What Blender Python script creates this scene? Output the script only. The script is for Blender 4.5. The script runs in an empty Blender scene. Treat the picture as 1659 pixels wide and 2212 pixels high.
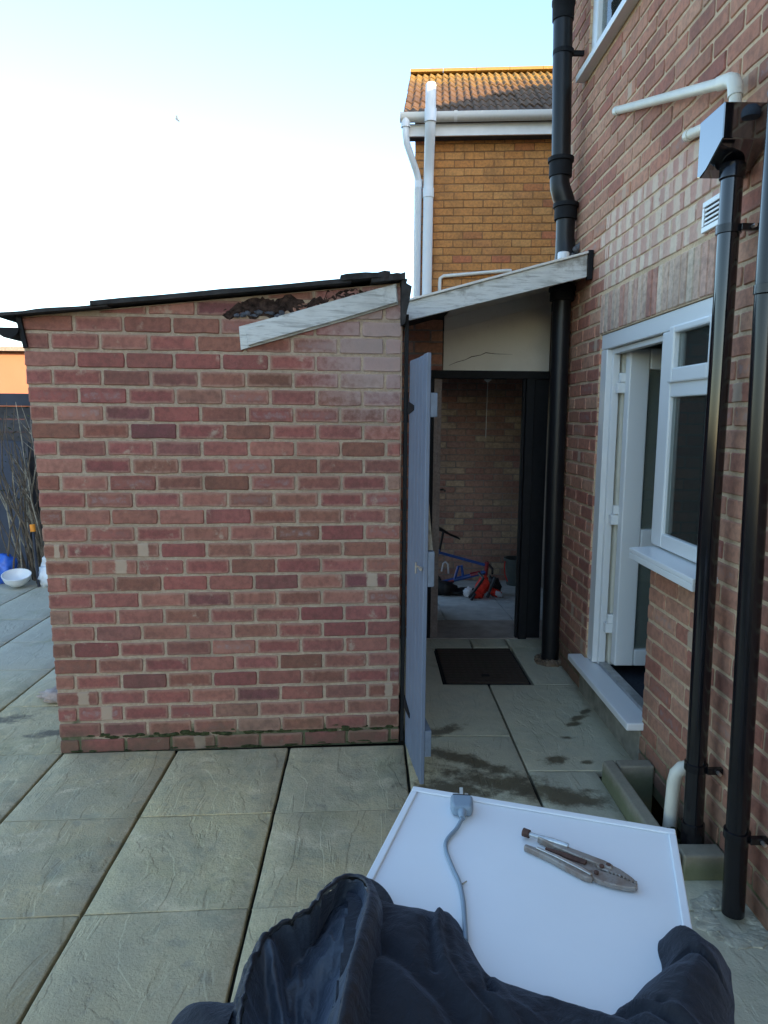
import bpy, math, random
import numpy as np
from mathutils import Vector, Matrix
R = math.radians
sc = bpy.context.scene
col = sc.collection
rng = random.Random(7)

# ------------------------------------------------------------------ camera, sky, sun, exposure
CAMZ = 1.58
yaw, pitch, roll = R(1.2), R(7.54), R(0.5)
fw = Vector((math.sin(yaw)*math.cos(pitch), math.cos(yaw)*math.cos(pitch), -math.sin(pitch)))
r0 = Vector((math.cos(yaw), -math.sin(yaw), 0)); u0 = r0.cross(fw)
rv = math.cos(roll)*r0 + math.sin(roll)*u0; uv_ = -math.sin(roll)*r0 + math.cos(roll)*u0
cd = bpy.data.cameras.new('camera'); cam = bpy.data.objects.new('camera', cd); col.objects.link(cam)
mw = Matrix.Identity(4)
for i in range(3):
    mw[i][0] = rv[i]; mw[i][1] = uv_[i]; mw[i][2] = -fw[i]
mw[2][3] = CAMZ
cam.matrix_world = mw
cd.sensor_fit = 'VERTICAL'; cd.sensor_height = 36; cd.sensor_width = 27; cd.lens = 1534/2212*36
cd.clip_start = 0.02; cd.clip_end = 3000
sc.camera = cam
FPX = 1534.0
HOUSE_RIDGE = 6.85
def project(p):
    v = Vector(p) - Vector((0, 0, CAMZ)); z = v.dot(fw)
    if z < 0.05: return None
    return 829.5 + FPX*v.dot(rv)/z, 1106 - FPX*v.dot(uv_)/z, z

SUN_EL, SUN_AZ = R(13.0), R(150.0)      # azimuth clockwise from +Y: low sun behind and to the right
w = bpy.data.worlds.new('World'); sc.world = w; w.use_nodes = True
nt = w.node_tree; bg = nt.nodes['Background']
sky = nt.nodes.new('ShaderNodeTexSky'); sky.sky_type = 'NISHITA'; sky.sun_disc = False
sky.sun_elevation = SUN_EL; sky.sun_rotation = SUN_AZ
sky.altitude = 50; sky.air_density = 1.0; sky.dust_density = .8; sky.ozone_density = 1.9
nt.links.new(sky.outputs[0], bg.inputs[0]); bg.inputs[1].default_value = 0.15
sd = bpy.data.lights.new('sun', 'SUN'); sd.energy = 3.4; sd.angle = R(0.55); sd.color = (1.0, 0.66, 0.36)
so = bpy.data.objects.new('sun', sd); col.objects.link(so)
sdir = Vector((math.sin(SUN_AZ)*math.cos(SUN_EL), math.cos(SUN_AZ)*math.cos(SUN_EL), math.sin(SUN_EL)))
so.rotation_euler = sdir.to_track_quat('Z', 'Y').to_euler(); so.location = (0, 0, 12)
vs = sc.view_settings; vs.view_transform = 'Standard'; vs.look = 'None'; vs.gamma = 1.0; vs.use_curve_mapping = False
vs.exposure = 2.05

# ------------------------------------------------------------------ helpers: objects
WL = {}
def empty(name, loc):
    o = bpy.data.objects.new(name, None); col.objects.link(o); o.location = loc; o.empty_display_size = 0.1
    WL[o.name] = Vector(loc); return o
def link(name, me, parent=None, loc=(0, 0, 0), rot=(0, 0, 0)):
    o = bpy.data.objects.new(name, me); col.objects.link(o)
    WL[o.name] = Vector(loc)
    if parent is not None:
        o.parent = parent; o.location = Vector(loc) - WL[parent.name]
    else:
        o.location = loc
    o.rotation_euler = rot
    return o
def tag(o, label=None, cat=None, group=None, kind=None):
    if label: o['label'] = label
    if cat: o['category'] = cat
    if group: o['group'] = group
    if kind: o['kind'] = kind
    return o
def thing(name, label, cat, loc, group=None):
    return tag(empty(name, loc), label, cat, group)

class MB:
    def __init__(s): s.v = []; s.f = []
    def add(s, vs_, fs):
        b = len(s.v); s.v += [tuple(x) for x in vs_]; s.f += [tuple(b+i for i in f) for f in fs]; return s
    def box(s, x0, x1, y0, y1, z0, z1, rot=0, piv=None, mat=None):
        p = [Vector((x, y, z)) for z in (z0, z1) for y in (y0, y1) for x in (x0, x1)]
        if rot:
            c = Vector(piv) if piv else Vector(((x0+x1)/2, (y0+y1)/2, 0)); m = Matrix.Rotation(rot, 3, 'Z')
            p = [m @ (q-c) + c for q in p]
        if mat: p = [mat @ q for q in p]
        return s.add(p, [(0, 2, 3, 1), (4, 5, 7, 6), (0, 1, 5, 4), (2, 6, 7, 3), (0, 4, 6, 2), (1, 3, 7, 5)])
    def hexa(s, bot, top):      # two quads of points, same winding
        return s.add(list(bot)+list(top), [(3, 2, 1, 0), (4, 5, 6, 7), (0, 1, 5, 4), (1, 2, 6, 5), (2, 3, 7, 6), (3, 0, 4, 7)])
    def prism(s, pts, d):       # closed polygon swept along vector d
        n = len(pts); d = Vector(d); a = [Vector(p) for p in pts]
        return s.add(a+[p+d for p in a], [tuple(range(n))[::-1], tuple(range(n, 2*n))]+[(i, (i+1) % n, n+(i+1) % n, n+i) for i in range(n)])
    def tube(s, pts, r, n=12, caps=True):
        pts = [Vector(p) for p in pts]; rr = r if isinstance(r, (list, tuple)) else [r]*len(pts)
        rings = []; prev = None
        for i, p in enumerate(pts):
            t = (pts[min(i+1, len(pts)-1)]-pts[max(i-1, 0)])
            t = t.normalized() if t.length > 1e-9 else Vector((0, 0, 1))
            if prev is None:
                a = t.orthogonal().normalized()
            else:
                a = prev - t*prev.dot(t); a = a.normalized() if a.length > 1e-6 else t.orthogonal().normalized()
            prev = a; b = t.cross(a)
            rings.append([p + rr[i]*(math.cos(2*math.pi*k/n)*a + math.sin(2*math.pi*k/n)*b) for k in range(n)])
        base = len(s.v); vs_ = [q for r_ in rings for q in r_]; fs = []
        for i in range(len(pts)-1):
            for k in range(n):
                fs.append((i*n+k, i*n+(k+1) % n, (i+1)*n+(k+1) % n, (i+1)*n+k))
        if caps:
            fs.append(tuple(range(n))[::-1]); m = (len(pts)-1)*n; fs.append(tuple(m+k for k in range(n)))
        return s.add(vs_, fs)
    def lathe(s, c, prof, n=20, sx=1, sy=1):   # prof: (radius, z)
        vs_ = []; c = Vector(c)
        for r_, z in prof:
            for k in range(n):
                vs_.append((c.x+sx*r_*math.cos(2*math.pi*k/n), c.y+sy*r_*math.sin(2*math.pi*k/n), c.z+z))
        fs = []
        for i in range(len(prof)-1):
            for k in range(n): fs.append((i*n+k, i*n+(k+1) % n, (i+1)*n+(k+1) % n, (i+1)*n+k))
        fs.append(tuple(range(n))[::-1]); m = (len(prof)-1)*n; fs.append(tuple(m+k for k in range(n)))
        return s.add(vs_, fs)
    def mesh(s, name):
        me = bpy.data.meshes.new(name); me.from_pydata(s.v, [], s.f); me.update(); return me
    def build(s, name, mat, parent=None, smooth=False, bevel=0, label=None, seg=2, kind=None):
        me = s.mesh(name); me.materials.append(mat)
        import bmesh
        bm = bmesh.new(); bm.from_mesh(me); bmesh.ops.recalc_face_normals(bm, faces=bm.faces); bm.to_mesh(me); bm.free()
        c = Vector((0, 0, 0))
        for q in s.v: c += Vector(q)
        c /= max(1, len(s.v)); c = Vector((round(c.x, 3), round(c.y, 3), round(min(q[2] for q in s.v), 3)))
        me.transform(Matrix.Translation(-c))
        o = link(name, me, parent, c)
        if smooth:
            me.polygons.foreach_set('use_smooth', [True]*len(me.polygons))
            try: me.set_sharp_from_angle(angle=R(40))
            except Exception: pass
        if bevel:
            m = o.modifiers.new('bevel', 'BEVEL'); m.width = bevel; m.segments = seg; m.limit_method = 'ANGLE'; m.angle_limit = R(35)
        if label: o['label'] = label
        if kind: o['kind'] = kind
        return o

# ------------------------------------------------------------------ helpers: materials
class NT:
    def __init__(s, name):
        s.m = bpy.data.materials.new(name); s.m.use_nodes = True; s.t = s.m.node_tree; s.b = s.t.nodes['Principled BSDF']
    def n(s, ty, **kw):
        nd = s.t.nodes.new(ty)
        for k, v in kw.items(): setattr(nd, k, v)
        return nd
    def l(s, a, b): s.t.links.new(a, b)
    def put(s, sock, v):
        if hasattr(v, 'is_linked') or hasattr(v, 'links'): s.l(v, sock)
        else:
            if isinstance(v, tuple) and len(v) == 3 and sock.type == 'RGBA': v = v+(1,)
            sock.default_value = v
    def pos(s, scale=(1, 1, 1), obj=False):
        if obj: src = s.n('ShaderNodeTexCoord').outputs['Object']
        else: src = s.n('ShaderNodeNewGeometry').outputs['Position']
        mp = s.n('ShaderNodeMapping'); s.l(src, mp.inputs[0]); mp.inputs['Scale'].default_value = scale if isinstance(scale, tuple) else (scale,)*3
        return mp.outputs[0]
    def noise(s, scale, detail=4, rough=.55, vec=None, dist=0, w=None):
        nd = s.n('ShaderNodeTexNoise'); nd.inputs['Scale'].default_value = scale; nd.inputs['Detail'].default_value = detail
        nd.inputs['Roughness'].default_value = rough; nd.inputs['Distortion'].default_value = dist
        if w is not None:
            nd.noise_dimensions = '4D'; s.put(nd.inputs['W'], w)
        s.l(vec if vec is not None else s.pos(), nd.inputs['Vector']); return nd.outputs[0]
    def ramp(s, f, stops, interp='LINEAR'):
        nd = s.n('ShaderNodeValToRGB'); cr = nd.color_ramp; cr.interpolation = interp
        while len(cr.elements) < len(stops): cr.elements.new(0.5)
        for e, (p, c) in zip(cr.elements, stops):
            e.position = p; e.color = (c if isinstance(c, tuple) else (c, c, c))+(1,)
        s.put(nd.inputs[0], f); return nd.outputs[0]
    def step(s, f, a, b, lo=0., hi=1.):
        nd = s.n('ShaderNodeMapRange'); nd.interpolation_type = 'SMOOTHSTEP'
        s.put(nd.inputs[0], f); nd.inputs[1].default_value = a; nd.inputs[2].default_value = b
        nd.inputs[3].default_value = lo; nd.inputs[4].default_value = hi; return nd.outputs[0]
    def math(s, op, a, b=0., c=0.):
        nd = s.n('ShaderNodeMath', operation=op); s.put(nd.inputs[0], a); s.put(nd.inputs[1], b); s.put(nd.inputs[2], c); return nd.outputs[0]
    def mix(s, f, a, b, mode='MIX'):
        nd = s.n('ShaderNodeMix', data_type='RGBA', blend_type=mode); s.put(nd.inputs[0], f); s.put(nd.inputs[6], a); s.put(nd.inputs[7], b); return nd.outputs[2]
    def sep(s, v):
        nd = s.n('ShaderNodeSeparateXYZ'); s.l(v, nd.inputs[0]); return nd.outputs
    def rnd(s, attr=False):
        if attr:
            a = s.n('ShaderNodeAttribute'); a.attribute_name = 'rnd'; return a.outputs['Fac']
        return s.n('ShaderNodeObjectInfo').outputs['Random']
    def bump(s, h, strength=.4, dist=.004):
        nd = s.n('ShaderNodeBump'); nd.inputs['Strength'].default_value = strength; nd.inputs['Distance'].default_value = dist
        s.l(h, nd.inputs['Height']); s.l(nd.outputs[0], s.b.inputs['Normal'])
    def out(s, colr, rough=.8, spec=.5, metal=0., **kw):
        s.put(s.b.inputs['Base Color'], colr); s.put(s.b.inputs['Roughness'], rough); s.put(s.b.inputs['Specular IOR Level'], spec)
        s.put(s.b.inputs['Metallic'], metal)
        for k, v in kw.items(): s.put(s.b.inputs[k.replace('_', ' ')], v)
        return s.m
def plain(name, c, rough=.6, spec=.5, metal=0., var=.12, scale=25, bump=0., bdist=.002, **kw):
    t = NT(name); nz = t.noise(scale, 5)
    lo = tuple(x*(1-var) for x in c); hi = tuple(min(1, x*(1+var)) for x in c)
    cc = t.ramp(nz, [(.3, lo), (.7, hi)])
    if bump: t.bump(t.noise(scale*6, 4), bump, bdist)
    return t.out(cc, rough, spec, metal, **kw)

def fr(t, x): return t.math('FRACT', x)
def brick_mat(name, stops, mortar, attr=False, halo=.7, halocol=(.42, .26, .19), smear=.62, moss=0., streak=0., stripes=False, rib=(90, 90, 20), effl=None, ribs=None):
    t = NT(name); rn = t.rnd(attr)
    base = t.ramp(rn, stops)
    p = t.pos()
    n1 = t.noise(38, 5, .62, p); n2 = t.noise(5.5, 3, .5, p); n3 = t.noise(260, 3, .6, p)
    c = t.mix(t.step(n1, .35, .7, 0, .6), base, t.mix(.6, base, (.06, .035, .028))); c = t.mix(t.step(t.noise(3.1, 4, .6, p), .42, .66, 0, .4), c, t.mix(.55, c, (.07, .05, .035)))
    c = t.mix(t.step(n3, .5, .8, 0, .25), c, (.45, .3, .22))
    r2 = fr(t, t.math('MULTIPLY', rn, 37.7)); r3 = fr(t, t.math('MULTIPLY', rn, 91.3))
    uv = t.sep(t.n('ShaderNodeTexCoord').outputs['UV'])
    if stripes:
        wv = fr(t, t.math('ADD', t.math('MULTIPLY', uv[0], .95), t.math('MULTIPLY', rn, 19.)))
        c2 = t.ramp(t.math('ADD', wv, t.math('MULTIPLY', t.math('SUBTRACT', n1, .5), .25)), [(0, (.56, .29, .22)), (.28, (.60, .34, .265)), (.33, (.76, .61, .45)), (.55, (.74, .58, .43)), (.59, (.53, .25, .20)), (.78, (.58, .31, .24)), (.83, (.78, .64, .48)), (1, (.68, .48, .37))])
        c = t.mix(.6, c, c2)
    if halo:
        ex = t.math('MULTIPLY', t.math('MINIMUM', uv[0], t.math('SUBTRACT', 1., uv[0])), 3.0)
        ey = t.math('MINIMUM', uv[1], t.math('SUBTRACT', 1., uv[1]))
        e = t.math('ADD', t.math('MINIMUM', ex, ey), t.math('MULTIPLY', t.math('SUBTRACT', n1, .5), .35))
        hm = t.math('MULTIPLY', t.step(e, .04, .26, 1, 0), t.step(r2, .15, .8, .0, halo))
        c = t.mix(hm, c, halocol)
        # whitish bloom in the centre of a few bricks
        bl = t.math('MULTIPLY', t.step(e, .22, .42), t.math('MULTIPLY', t.step(r3, .86, .97), t.step(n1, .35, .75, 0, .38)))
        c = t.mix(bl, c, (.50, .43, .42))
    if halo:
        r4 = fr(t, t.math('MULTIPLY', rn, 173.9)); pc_ = t.math('ABSOLUTE', t.math('SUBTRACT', uv[0], t.math('ADD', .35, t.math('MULTIPLY', r4, .3))))
        pm = t.math('MULTIPLY', t.step(t.math('ADD', pc_, t.math('MULTIPLY', t.math('SUBTRACT', n1, .5), .12)), .10, .15, 1, 0), t.step(r4, .962, .966))
        c = t.mix(t.math('MULTIPLY', pm, .85), c, mortar)
    sm = t.math('MULTIPLY', t.step(t.noise(11, 5, .65, p, w=t.math('MULTIPLY', rn, 30.)), smear, smear+.14), .75)
    c = t.mix(sm, c, mortar)
    c = t.mix(t.step(n2, .55, .8, 0, .35), c, t.mix(.5, c, (.05, .045, .04)))
    z = t.sep(p)[2]
    if moss:
        mk = t.math('ADD', z, t.math('MULTIPLY', t.math('SUBTRACT', n2, .5), .35))
        c = t.mix(t.step(t.math('ADD', z, t.math('MULTIPLY', t.math('SUBTRACT', t.noise(2.3, 4, .6, p), .5), 1.6)), .1, 1.0, .28, 0), c, t.mix(.5, c, (.07, .05, .04)))
        c = t.mix(t.step(mk, .0, moss, .6, 0), c, (.10, .085, .055))
    if effl:
        q = t.n('ShaderNodeVectorMath', operation='DISTANCE'); t.l(p, q.inputs[0]); q.inputs[1].default_value = effl[0]
        k = t.math('ADD', q.outputs['Value'], t.math('MULTIPLY', t.math('SUBTRACT', n1, .5), effl[1]*.9))
        c = t.mix(t.step(k, effl[1]*.25, effl[1], .62, 0), c, (.46, .38, .35))
    hgt = t.math('ADD', t.math('MULTIPLY', n3, .5), n1)
    if ribs is not None:
        s3 = t.sep(t.pos(ribs)); hgt = t.math('ADD', hgt, t.math('MULTIPLY', t.math('SINE', t.math('ADD', t.math('ADD', s3[0], s3[1]), s3[2])), .35))
    t.bump(hgt, .55, .004)
    return t.out(c, t.step(n1, .3, .7, .95, .8), .25)
def mortar_mat(name, c, dark, moss=0., depth=.006):
    t = NT(name); p = t.pos(); n1 = t.noise(60, 6, .65, p); n2 = t.noise(4.2, 3, .5, p); n3 = t.noise(300, 3, .6, p)
    cc = t.mix(t.step(n1, .35, .7), c, dark); cc = t.mix(t.step(n2, .42, .7, 0, .6), cc, tuple(x*.58 for x in c)); n4 = t.noise(13, 5, .65, p); cc = t.mix(t.step(n4, .5, .72, 0, .5), cc, (c[0]*.75, c[1]*.62, c[2]*.55))
    cc = t.mix(t.step(n3, .55, .75, 0, .4), cc, tuple(min(1, x*1.35) for x in c))
    if moss:
        z = t.sep(p)[2]; mk = t.math('ADD', z, t.math('MULTIPLY', t.math('SUBTRACT', t.noise(7, 4, .6, p), .5), .35))
        cc = t.mix(t.step(mk, .06, moss, .85, 0), cc, (.06, .08, .035))
    t.bump(t.math('ADD', n1, t.math('MULTIPLY', n3, .4)), .8, depth)
    return t.out(cc, .95, .2)
# ------------------------------------------------------------------ materials
MORT = (.49, .385, .285)
shed_stops = [(0, (0.396, 0.135, 0.110)), (.16, (0.297, 0.097, 0.088)), (.3, (0.440, 0.184, 0.138)), (.42, (0.253, 0.113, 0.077)), (.55, (0.380, 0.130, 0.116)), (.68, (0.330, 0.146, 0.099)), (.78, (0.220, 0.081, 0.083)), (.88, (0.440, 0.200, 0.149)), (.95, (0.286, 0.108, 0.077)), (1, (0.374, 0.216, 0.160))]
effl = ((.05, 3.3, 1.88), .42)
M = {}
def bset(key, stops, mortar, **kw):
    M[key] = brick_mat(key, stops, mortar, False, **kw); M[key+'_many'] = brick_mat(key+'_many', stops, mortar, True, **kw)
bset('shed_brick', shed_stops, MORT, moss=.13, effl=effl, smear=.60)
house_stops = [(0, (0.540, 0.226, 0.146)), (.2, (0.616, 0.319, 0.207)), (.38, (0.454, 0.176, 0.123)), (.55, (0.572, 0.259, 0.168)), (.72, (0.659, 0.363, 0.235)), (.86, (0.486, 0.226, 0.146)), (1, (0.389, 0.149, 0.112))]
bset('house_brick', house_stops, (.55, .42, .30), halo=.3, smear=.66, moss=.34)
bset('infill_brick', [(0, (.60, .33, .26)), (.3, (.76, .59, .45)), (.55, (.66, .42, .33)), (.8, (.78, .64, .50)), (1, (.56, .29, .23))], (.52, .42, .32), halo=0, smear=.74, stripes=True)
far_stops = [(0, (0.590, 0.242, 0.072)), (.3, (0.649, 0.289, 0.088)), (.55, (0.614, 0.260, 0.077)), (.75, (0.673, 0.319, 0.105)), (.9, (0.555, 0.206, 0.072)), (1, (0.566, 0.177, 0.088))]
bset('orange_brick', far_stops, (.34, .2, .1), halo=0, smear=.8)
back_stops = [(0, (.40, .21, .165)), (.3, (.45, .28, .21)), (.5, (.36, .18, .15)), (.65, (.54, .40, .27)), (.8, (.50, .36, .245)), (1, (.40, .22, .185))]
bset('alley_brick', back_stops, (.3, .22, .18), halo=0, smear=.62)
bset('soldier_brick', [(0, (.62, .35, .27)), (.18, (.77, .60, .45)), (.36, (.50, .24, .18)), (.5, (.72, .52, .39)), (.66, (.64, .38, .295)), (.82, (.79, .65, .49)), (1, (.55, .28, .21))], (.52, .42, .32), halo=0, smear=.6)
M['shed_mortar'] = mortar_mat('shed_mortar', MORT, (.38, .285, .205), moss=.12)
M['house_mortar'] = mortar_mat('house_mortar', (.72, .54, .36), (.60, .43, .27), moss=.3)
M['orange_mortar'] = mortar_mat('orange_mortar', (.32, .17, .08), (.22, .12, .06))
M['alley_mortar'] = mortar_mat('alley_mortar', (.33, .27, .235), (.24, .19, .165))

def slab_mat():
    t = NT('sandstone_slab'); p = t.pos(); rn = t.rnd()
    r2 = fr(t, t.math('MULTIPLY', rn, 53.1))
    base = t.ramp(rn, [(0, (0.648, 0.542, 0.284)), (.2, (0.676, 0.531, 0.259)), (.4, (0.567, 0.499, 0.307)), (.6, (0.567, 0.434, 0.217)), (.8, (0.578, 0.509, 0.307)), (1, (0.694, 0.553, 0.275))])
    wv = t.math('MULTIPLY', rn, 40.)
    n1 = t.noise(3.2, 6, .62, p, .8, w=wv); n2 = t.noise(14, 5, .6, p, w=wv); n3 = t.noise(120, 4, .6, p)
    c = t.mix(t.step(n1, .35, .7, 0, .6), base, (0.544, 0.483, 0.326)); c = t.mix(t.step(n2, .5, .75, 0, .5), c, (0.717, 0.574, 0.326))
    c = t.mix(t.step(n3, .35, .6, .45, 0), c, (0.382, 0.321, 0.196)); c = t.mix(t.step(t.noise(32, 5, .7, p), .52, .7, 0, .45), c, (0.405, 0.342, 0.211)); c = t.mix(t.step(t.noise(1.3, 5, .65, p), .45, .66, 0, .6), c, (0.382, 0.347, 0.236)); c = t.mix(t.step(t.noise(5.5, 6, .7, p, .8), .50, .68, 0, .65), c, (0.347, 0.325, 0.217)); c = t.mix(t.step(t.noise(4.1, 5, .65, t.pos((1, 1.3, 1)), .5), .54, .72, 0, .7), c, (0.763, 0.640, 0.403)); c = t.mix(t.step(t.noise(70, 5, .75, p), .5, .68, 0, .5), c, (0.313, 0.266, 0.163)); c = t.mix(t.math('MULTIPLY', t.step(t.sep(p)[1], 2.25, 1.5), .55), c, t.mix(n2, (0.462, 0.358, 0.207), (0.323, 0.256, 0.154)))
    # riven ledges: terraced noise stretched one way per slab
    mp = t.n('ShaderNodeMapping'); mp.inputs['Scale'].default_value = (9, 3.4, 1)
    an = t.n('ShaderNodeCombineXYZ'); t.l(t.math('MULTIPLY', r2, 3.1), an.inputs[2]); t.l(an.outputs[0], mp.inputs['Rotation'])
    t.l(t.n('ShaderNodeNewGeometry').outputs['Position'], mp.inputs[0])
    led = t.noise(.62, 5, .52, mp.outputs[0], 1.3, w=wv)
    ter = t.math('MULTIPLY', led, 6.0); fl = t.math('FLOOR', ter); fc = fr(t, ter)
    hh = t.math('ADD', fl, t.step(fc, .74, 1.0))
    edge = t.math('MULTIPLY', t.step(fc, .80, .98), t.step(n1, .46, .62))
    c = t.mix(t.step(fr(t, t.math('MULTIPLY', rn, 211.7)), .45, 1., 0, .42), c, (0.249, 0.233, 0.178)); c = t.mix(t.step(n2, .30, .46, .45, 0), c, (0.265, 0.254, 0.197))
    c = t.mix(t.math('MULTIPLY', edge, .34), c, (0.313, 0.260, 0.159))
    # far part of the yard: grey-blue weathering, green algae, wet stains
    xyz = t.sep(p)
    far = t.math('MULTIPLY', t.step(xyz[1], 3.6, 4.6), t.step(xyz[0], -1.2, -1.6))
    c = t.mix(t.math('MULTIPLY', far, .75), c, t.mix(n2, (0.555, 0.542, 0.451), (0.382, 0.380, 0.323)))
    al = t.noise(2.6, 5, .65, p, .5)
    right = t.step(xyz[0], .15, .35)
    c = t.mix(t.math('MULTIPLY', right, .6), c, t.mix(n2, (0.462, 0.466, 0.361), (0.578, 0.553, 0.413)))
    c = t.mix(t.math('MULTIPLY', t.step(al, .52, .75), .5), c, (0.271, 0.260, 0.140))
    def blob(x, y, rx, ry, rot, acc):
        m2 = t.n('ShaderNodeMapping', vector_type='TEXTURE'); m2.inputs['Location'].default_value = (x, y, 0); m2.inputs['Rotation'].default_value = (0, 0, rot); m2.inputs['Scale'].default_value = (rx, ry, 1)
        t.l(t.n('ShaderNodeNewGeometry').outputs['Position'], m2.inputs[0])
        q = t.n('ShaderNodeVectorMath', operation='LENGTH'); fl2 = t.n('ShaderNodeVectorMath', operation='MULTIPLY'); fl2.inputs[1].default_value = (1, 1, 0)
        t.l(m2.outputs[0], fl2.inputs[0]); t.l(fl2.outputs[0], q.inputs[0])
        f = t.math('ADD', q.outputs['Value'], t.math('MULTIPLY', t.math('SUBTRACT', t.noise(15, 5, .68, p), .5), 3.2))
        v = t.step(f, .45, 1.5, 1, 0)
        return v if acc is None else t.math('MAXIMUM', acc, v)
    acc = None
    for b in [(.38, 3.44, .12, .04, .5), (.45, 3.13, .27, .05, -.55), (.62, 2.90, .34, .085, -.35), (.84, 2.80, .16, .075, -.2), (.36, 2.86, .16, .09, -.2), (1.13, 3.60, .06, .022, .6), (1.19, 3.68, .05, .02, .9), (1.07, 3.52, .045, .02, .3), (.88, 3.13, .06, .035, .2), (1.02, 3.10, .035, .018, .2), (1.0, 3.36, .03, .015, 0.), (-2.0, 3.55, .22, .06, .3), (-1.55, 3.42, .14, .04, .3)]:
        acc = blob(*b, acc)
    c = t.mix(t.math('MULTIPLY', acc, .88), c, t.mix(n2, (.065, .048, .024), (.12, .09, .045)))
    h = t.math('ADD', t.math('ADD', t.math('MULTIPLY', hh, .45), t.math('MULTIPLY', n2, 1.5)), t.math('MULTIPLY', n3, .55))
    t.bump(h, .75, .006)
    return t.out(c, t.math('SUBTRACT', .82, t.math('MULTIPLY', acc, .35)), .35)
M['slab'] = slab_mat()
M['passage_step'] = plain('brown_concrete_step', (.36, .30, .25), .9, .2, var=.2, scale=9, bump=.4)
M['soil'] = plain('dark_soil', (.028, .027, .02), .95, .1, bump=.6)
M['passage_concrete'] = plain('pale_passage_concrete', (.46, .45, .42), .9, .2, var=.2, scale=9, bump=.4)
M['concrete'] = plain('concrete', (.25, .235, .19), .9, .2, var=.3, scale=14, bump=.5)
def gully_mat():
    t = NT('mossy_concrete'); n = t.noise(9, 5, .6); n2 = t.noise(60, 5, .6); z = t.sep(t.pos())[2]
    c = t.mix(n2, (.30, .27, .20), (.20, .18, .135)); g = t.step(t.math('ADD', z, t.math('MULTIPLY', n, .09)), .075, .13, .85, 0)
    c = t.mix(g, c, t.mix(n2, (.10, .12, .055), (.16, .17, .10))); t.bump(n2, .6, .004); return t.out(c, .9, .2)
M['mossy_concrete'] = gully_mat()
M['upvc'] = plain('white_upvc', (.80, .80, .775), .28, .5, var=.02, scale=3)
M['upvc_dull'] = plain('weathered_white_plastic', (.72, .71, .66), .4, .5, var=.08, scale=14)
M['cream_plastic'] = plain('cream_plastic', (.74, .70, .58), .4, .5, var=.06, scale=12)
M['cream_board'] = None
def board():
    t = NT('cream_board'); n = t.noise(5, 4); n2 = t.noise(30, 4)
    c = t.mix(t.step(n, .4, .75, 0, .5), (.76, .73, .66), (.64, .61, .54)); c = t.mix(t.step(n2, .62, .75, 0, .4), c, (.50, .45, .37)); t.bump(n2, .2, .003); return t.out(c, .7, .3)
M['cream_board'] = board()
M['gloss_black'] = plain('gloss_black_plastic', (.006, .006, .008), .2, .5, var=.2, scale=40, IOR=1.5)
M['pipe_black'] = plain('shiny_black_plastic', (.006, .006, .008), .12, .5, var=.2, scale=40, IOR=1.65)
M['hopper_black'] = plain('polished_black_plastic', (.006, .006, .008), .06, .6, var=.1, scale=40, IOR=2.4)
def oldpaint(name, c, chip, amt, scale=(60, 60, 18), rough=.35, zlim=None, spec=.5):
    t = NT(name); p = t.pos(scale); n = t.noise(1, 5, .7, p); n2 = t.noise(8, 4, .6)
    cc = t.mix(n2, tuple(x*.8 for x in c), tuple(x*1.2 for x in c)); m = t.step(t.math('ADD', n, t.math('MULTIPLY', t.math('SUBTRACT', n2, .5), .35)), amt, amt+.05)
    if zlim:
        z = t.sep(t.pos())[2]; m = t.math('MULTIPLY', m, t.step(z, zlim[0], zlim[1], 1, 0))
    cc = t.mix(m, cc, chip); t.bump(t.math('SUBTRACT', n2, m), .25, .003)
    return t.out(cc, t.math('ADD', rough, t.math('MULTIPLY', m, .4)), spec)
M['soil_pipe'] = oldpaint('flaking_black_paint', (.010, .011, .013), (.30, .33, .36), .735, (55, 55, 14), .38, (.9, 2.1), .35)
M['gate_paint'] = oldpaint('blue_grey_paint', (.165, .20, .265), (.50, .43, .33), .655, (90, 90, 20), .55, (.05, .95))
M['gate_back'] = plain('pale_blue_grey_paint', (.17, .205, .26), .55, .4, var=.15, scale=30, bump=.2)
M['grey_door'] = plain('dark_grey_paint', (.075, .085, .095), .5, .4, var=.1)
M['black_paint'] = plain('black_paint', (.009, .010, .012), .7, .25, var=.25, scale=20)
def whitewood():
    t = NT('flaking_white_wood'); p = t.pos((3.5, 3.5, 34)); n = t.noise(1.6, 6, .72, p, .6); n2 = t.noise(35, 4, .6); z = t.noise(7, 5, .6)
    c = t.mix(n2, (.62, .64, .62), (.72, .73, .70)); c = t.mix(t.step(n, .47, .66, 0, .85), c, (.33, .335, .32)); c = t.mix(t.step(z, .54, .70, 0, .8), c, (.24, .225, .19)); c = t.mix(t.step(t.noise(2.3, 3), .5, .66, 0, .55), c, (.42, .42, .39))
    t.bump(t.math('ADD', n, n2), .5, .003); return t.out(c, .8, .25)
M['white_wood'] = whitewood()
M['felt'] = plain('dark_roof_sheet', (.045, .043, .042), .9, .2, var=.4, scale=18, bump=.6, bdist=.004)
M['charred'] = plain('rotten_timber', (.055, .035, .028), .9, .2, var=.85, scale=38, bump=1., bdist=.008)
M['charred_grey'] = plain('mouldy_timber', (.115, .125, .15), .9, .2, var=.5, scale=50, bump=1., bdist=.006)
M['white_gutter'] = plain('white_gutter', (.74, .73, .70), .35, .5, var=.06, scale=8)
def guttermat():
    t = NT('grimy_white_gutter'); p = t.pos((30, 30, 3)); n = t.noise(1.5, 5, .7, p); z = t.sep(t.pos())[2]
    c = t.mix(t.step(z, 4.765, 4.80, .75, 0), (.76, .75, .71), t.mix(n, (.34, .31, .25), (.62, .59, .52))); return t.out(c, .4, .5)
M['grimy_gutter'] = guttermat()
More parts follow.
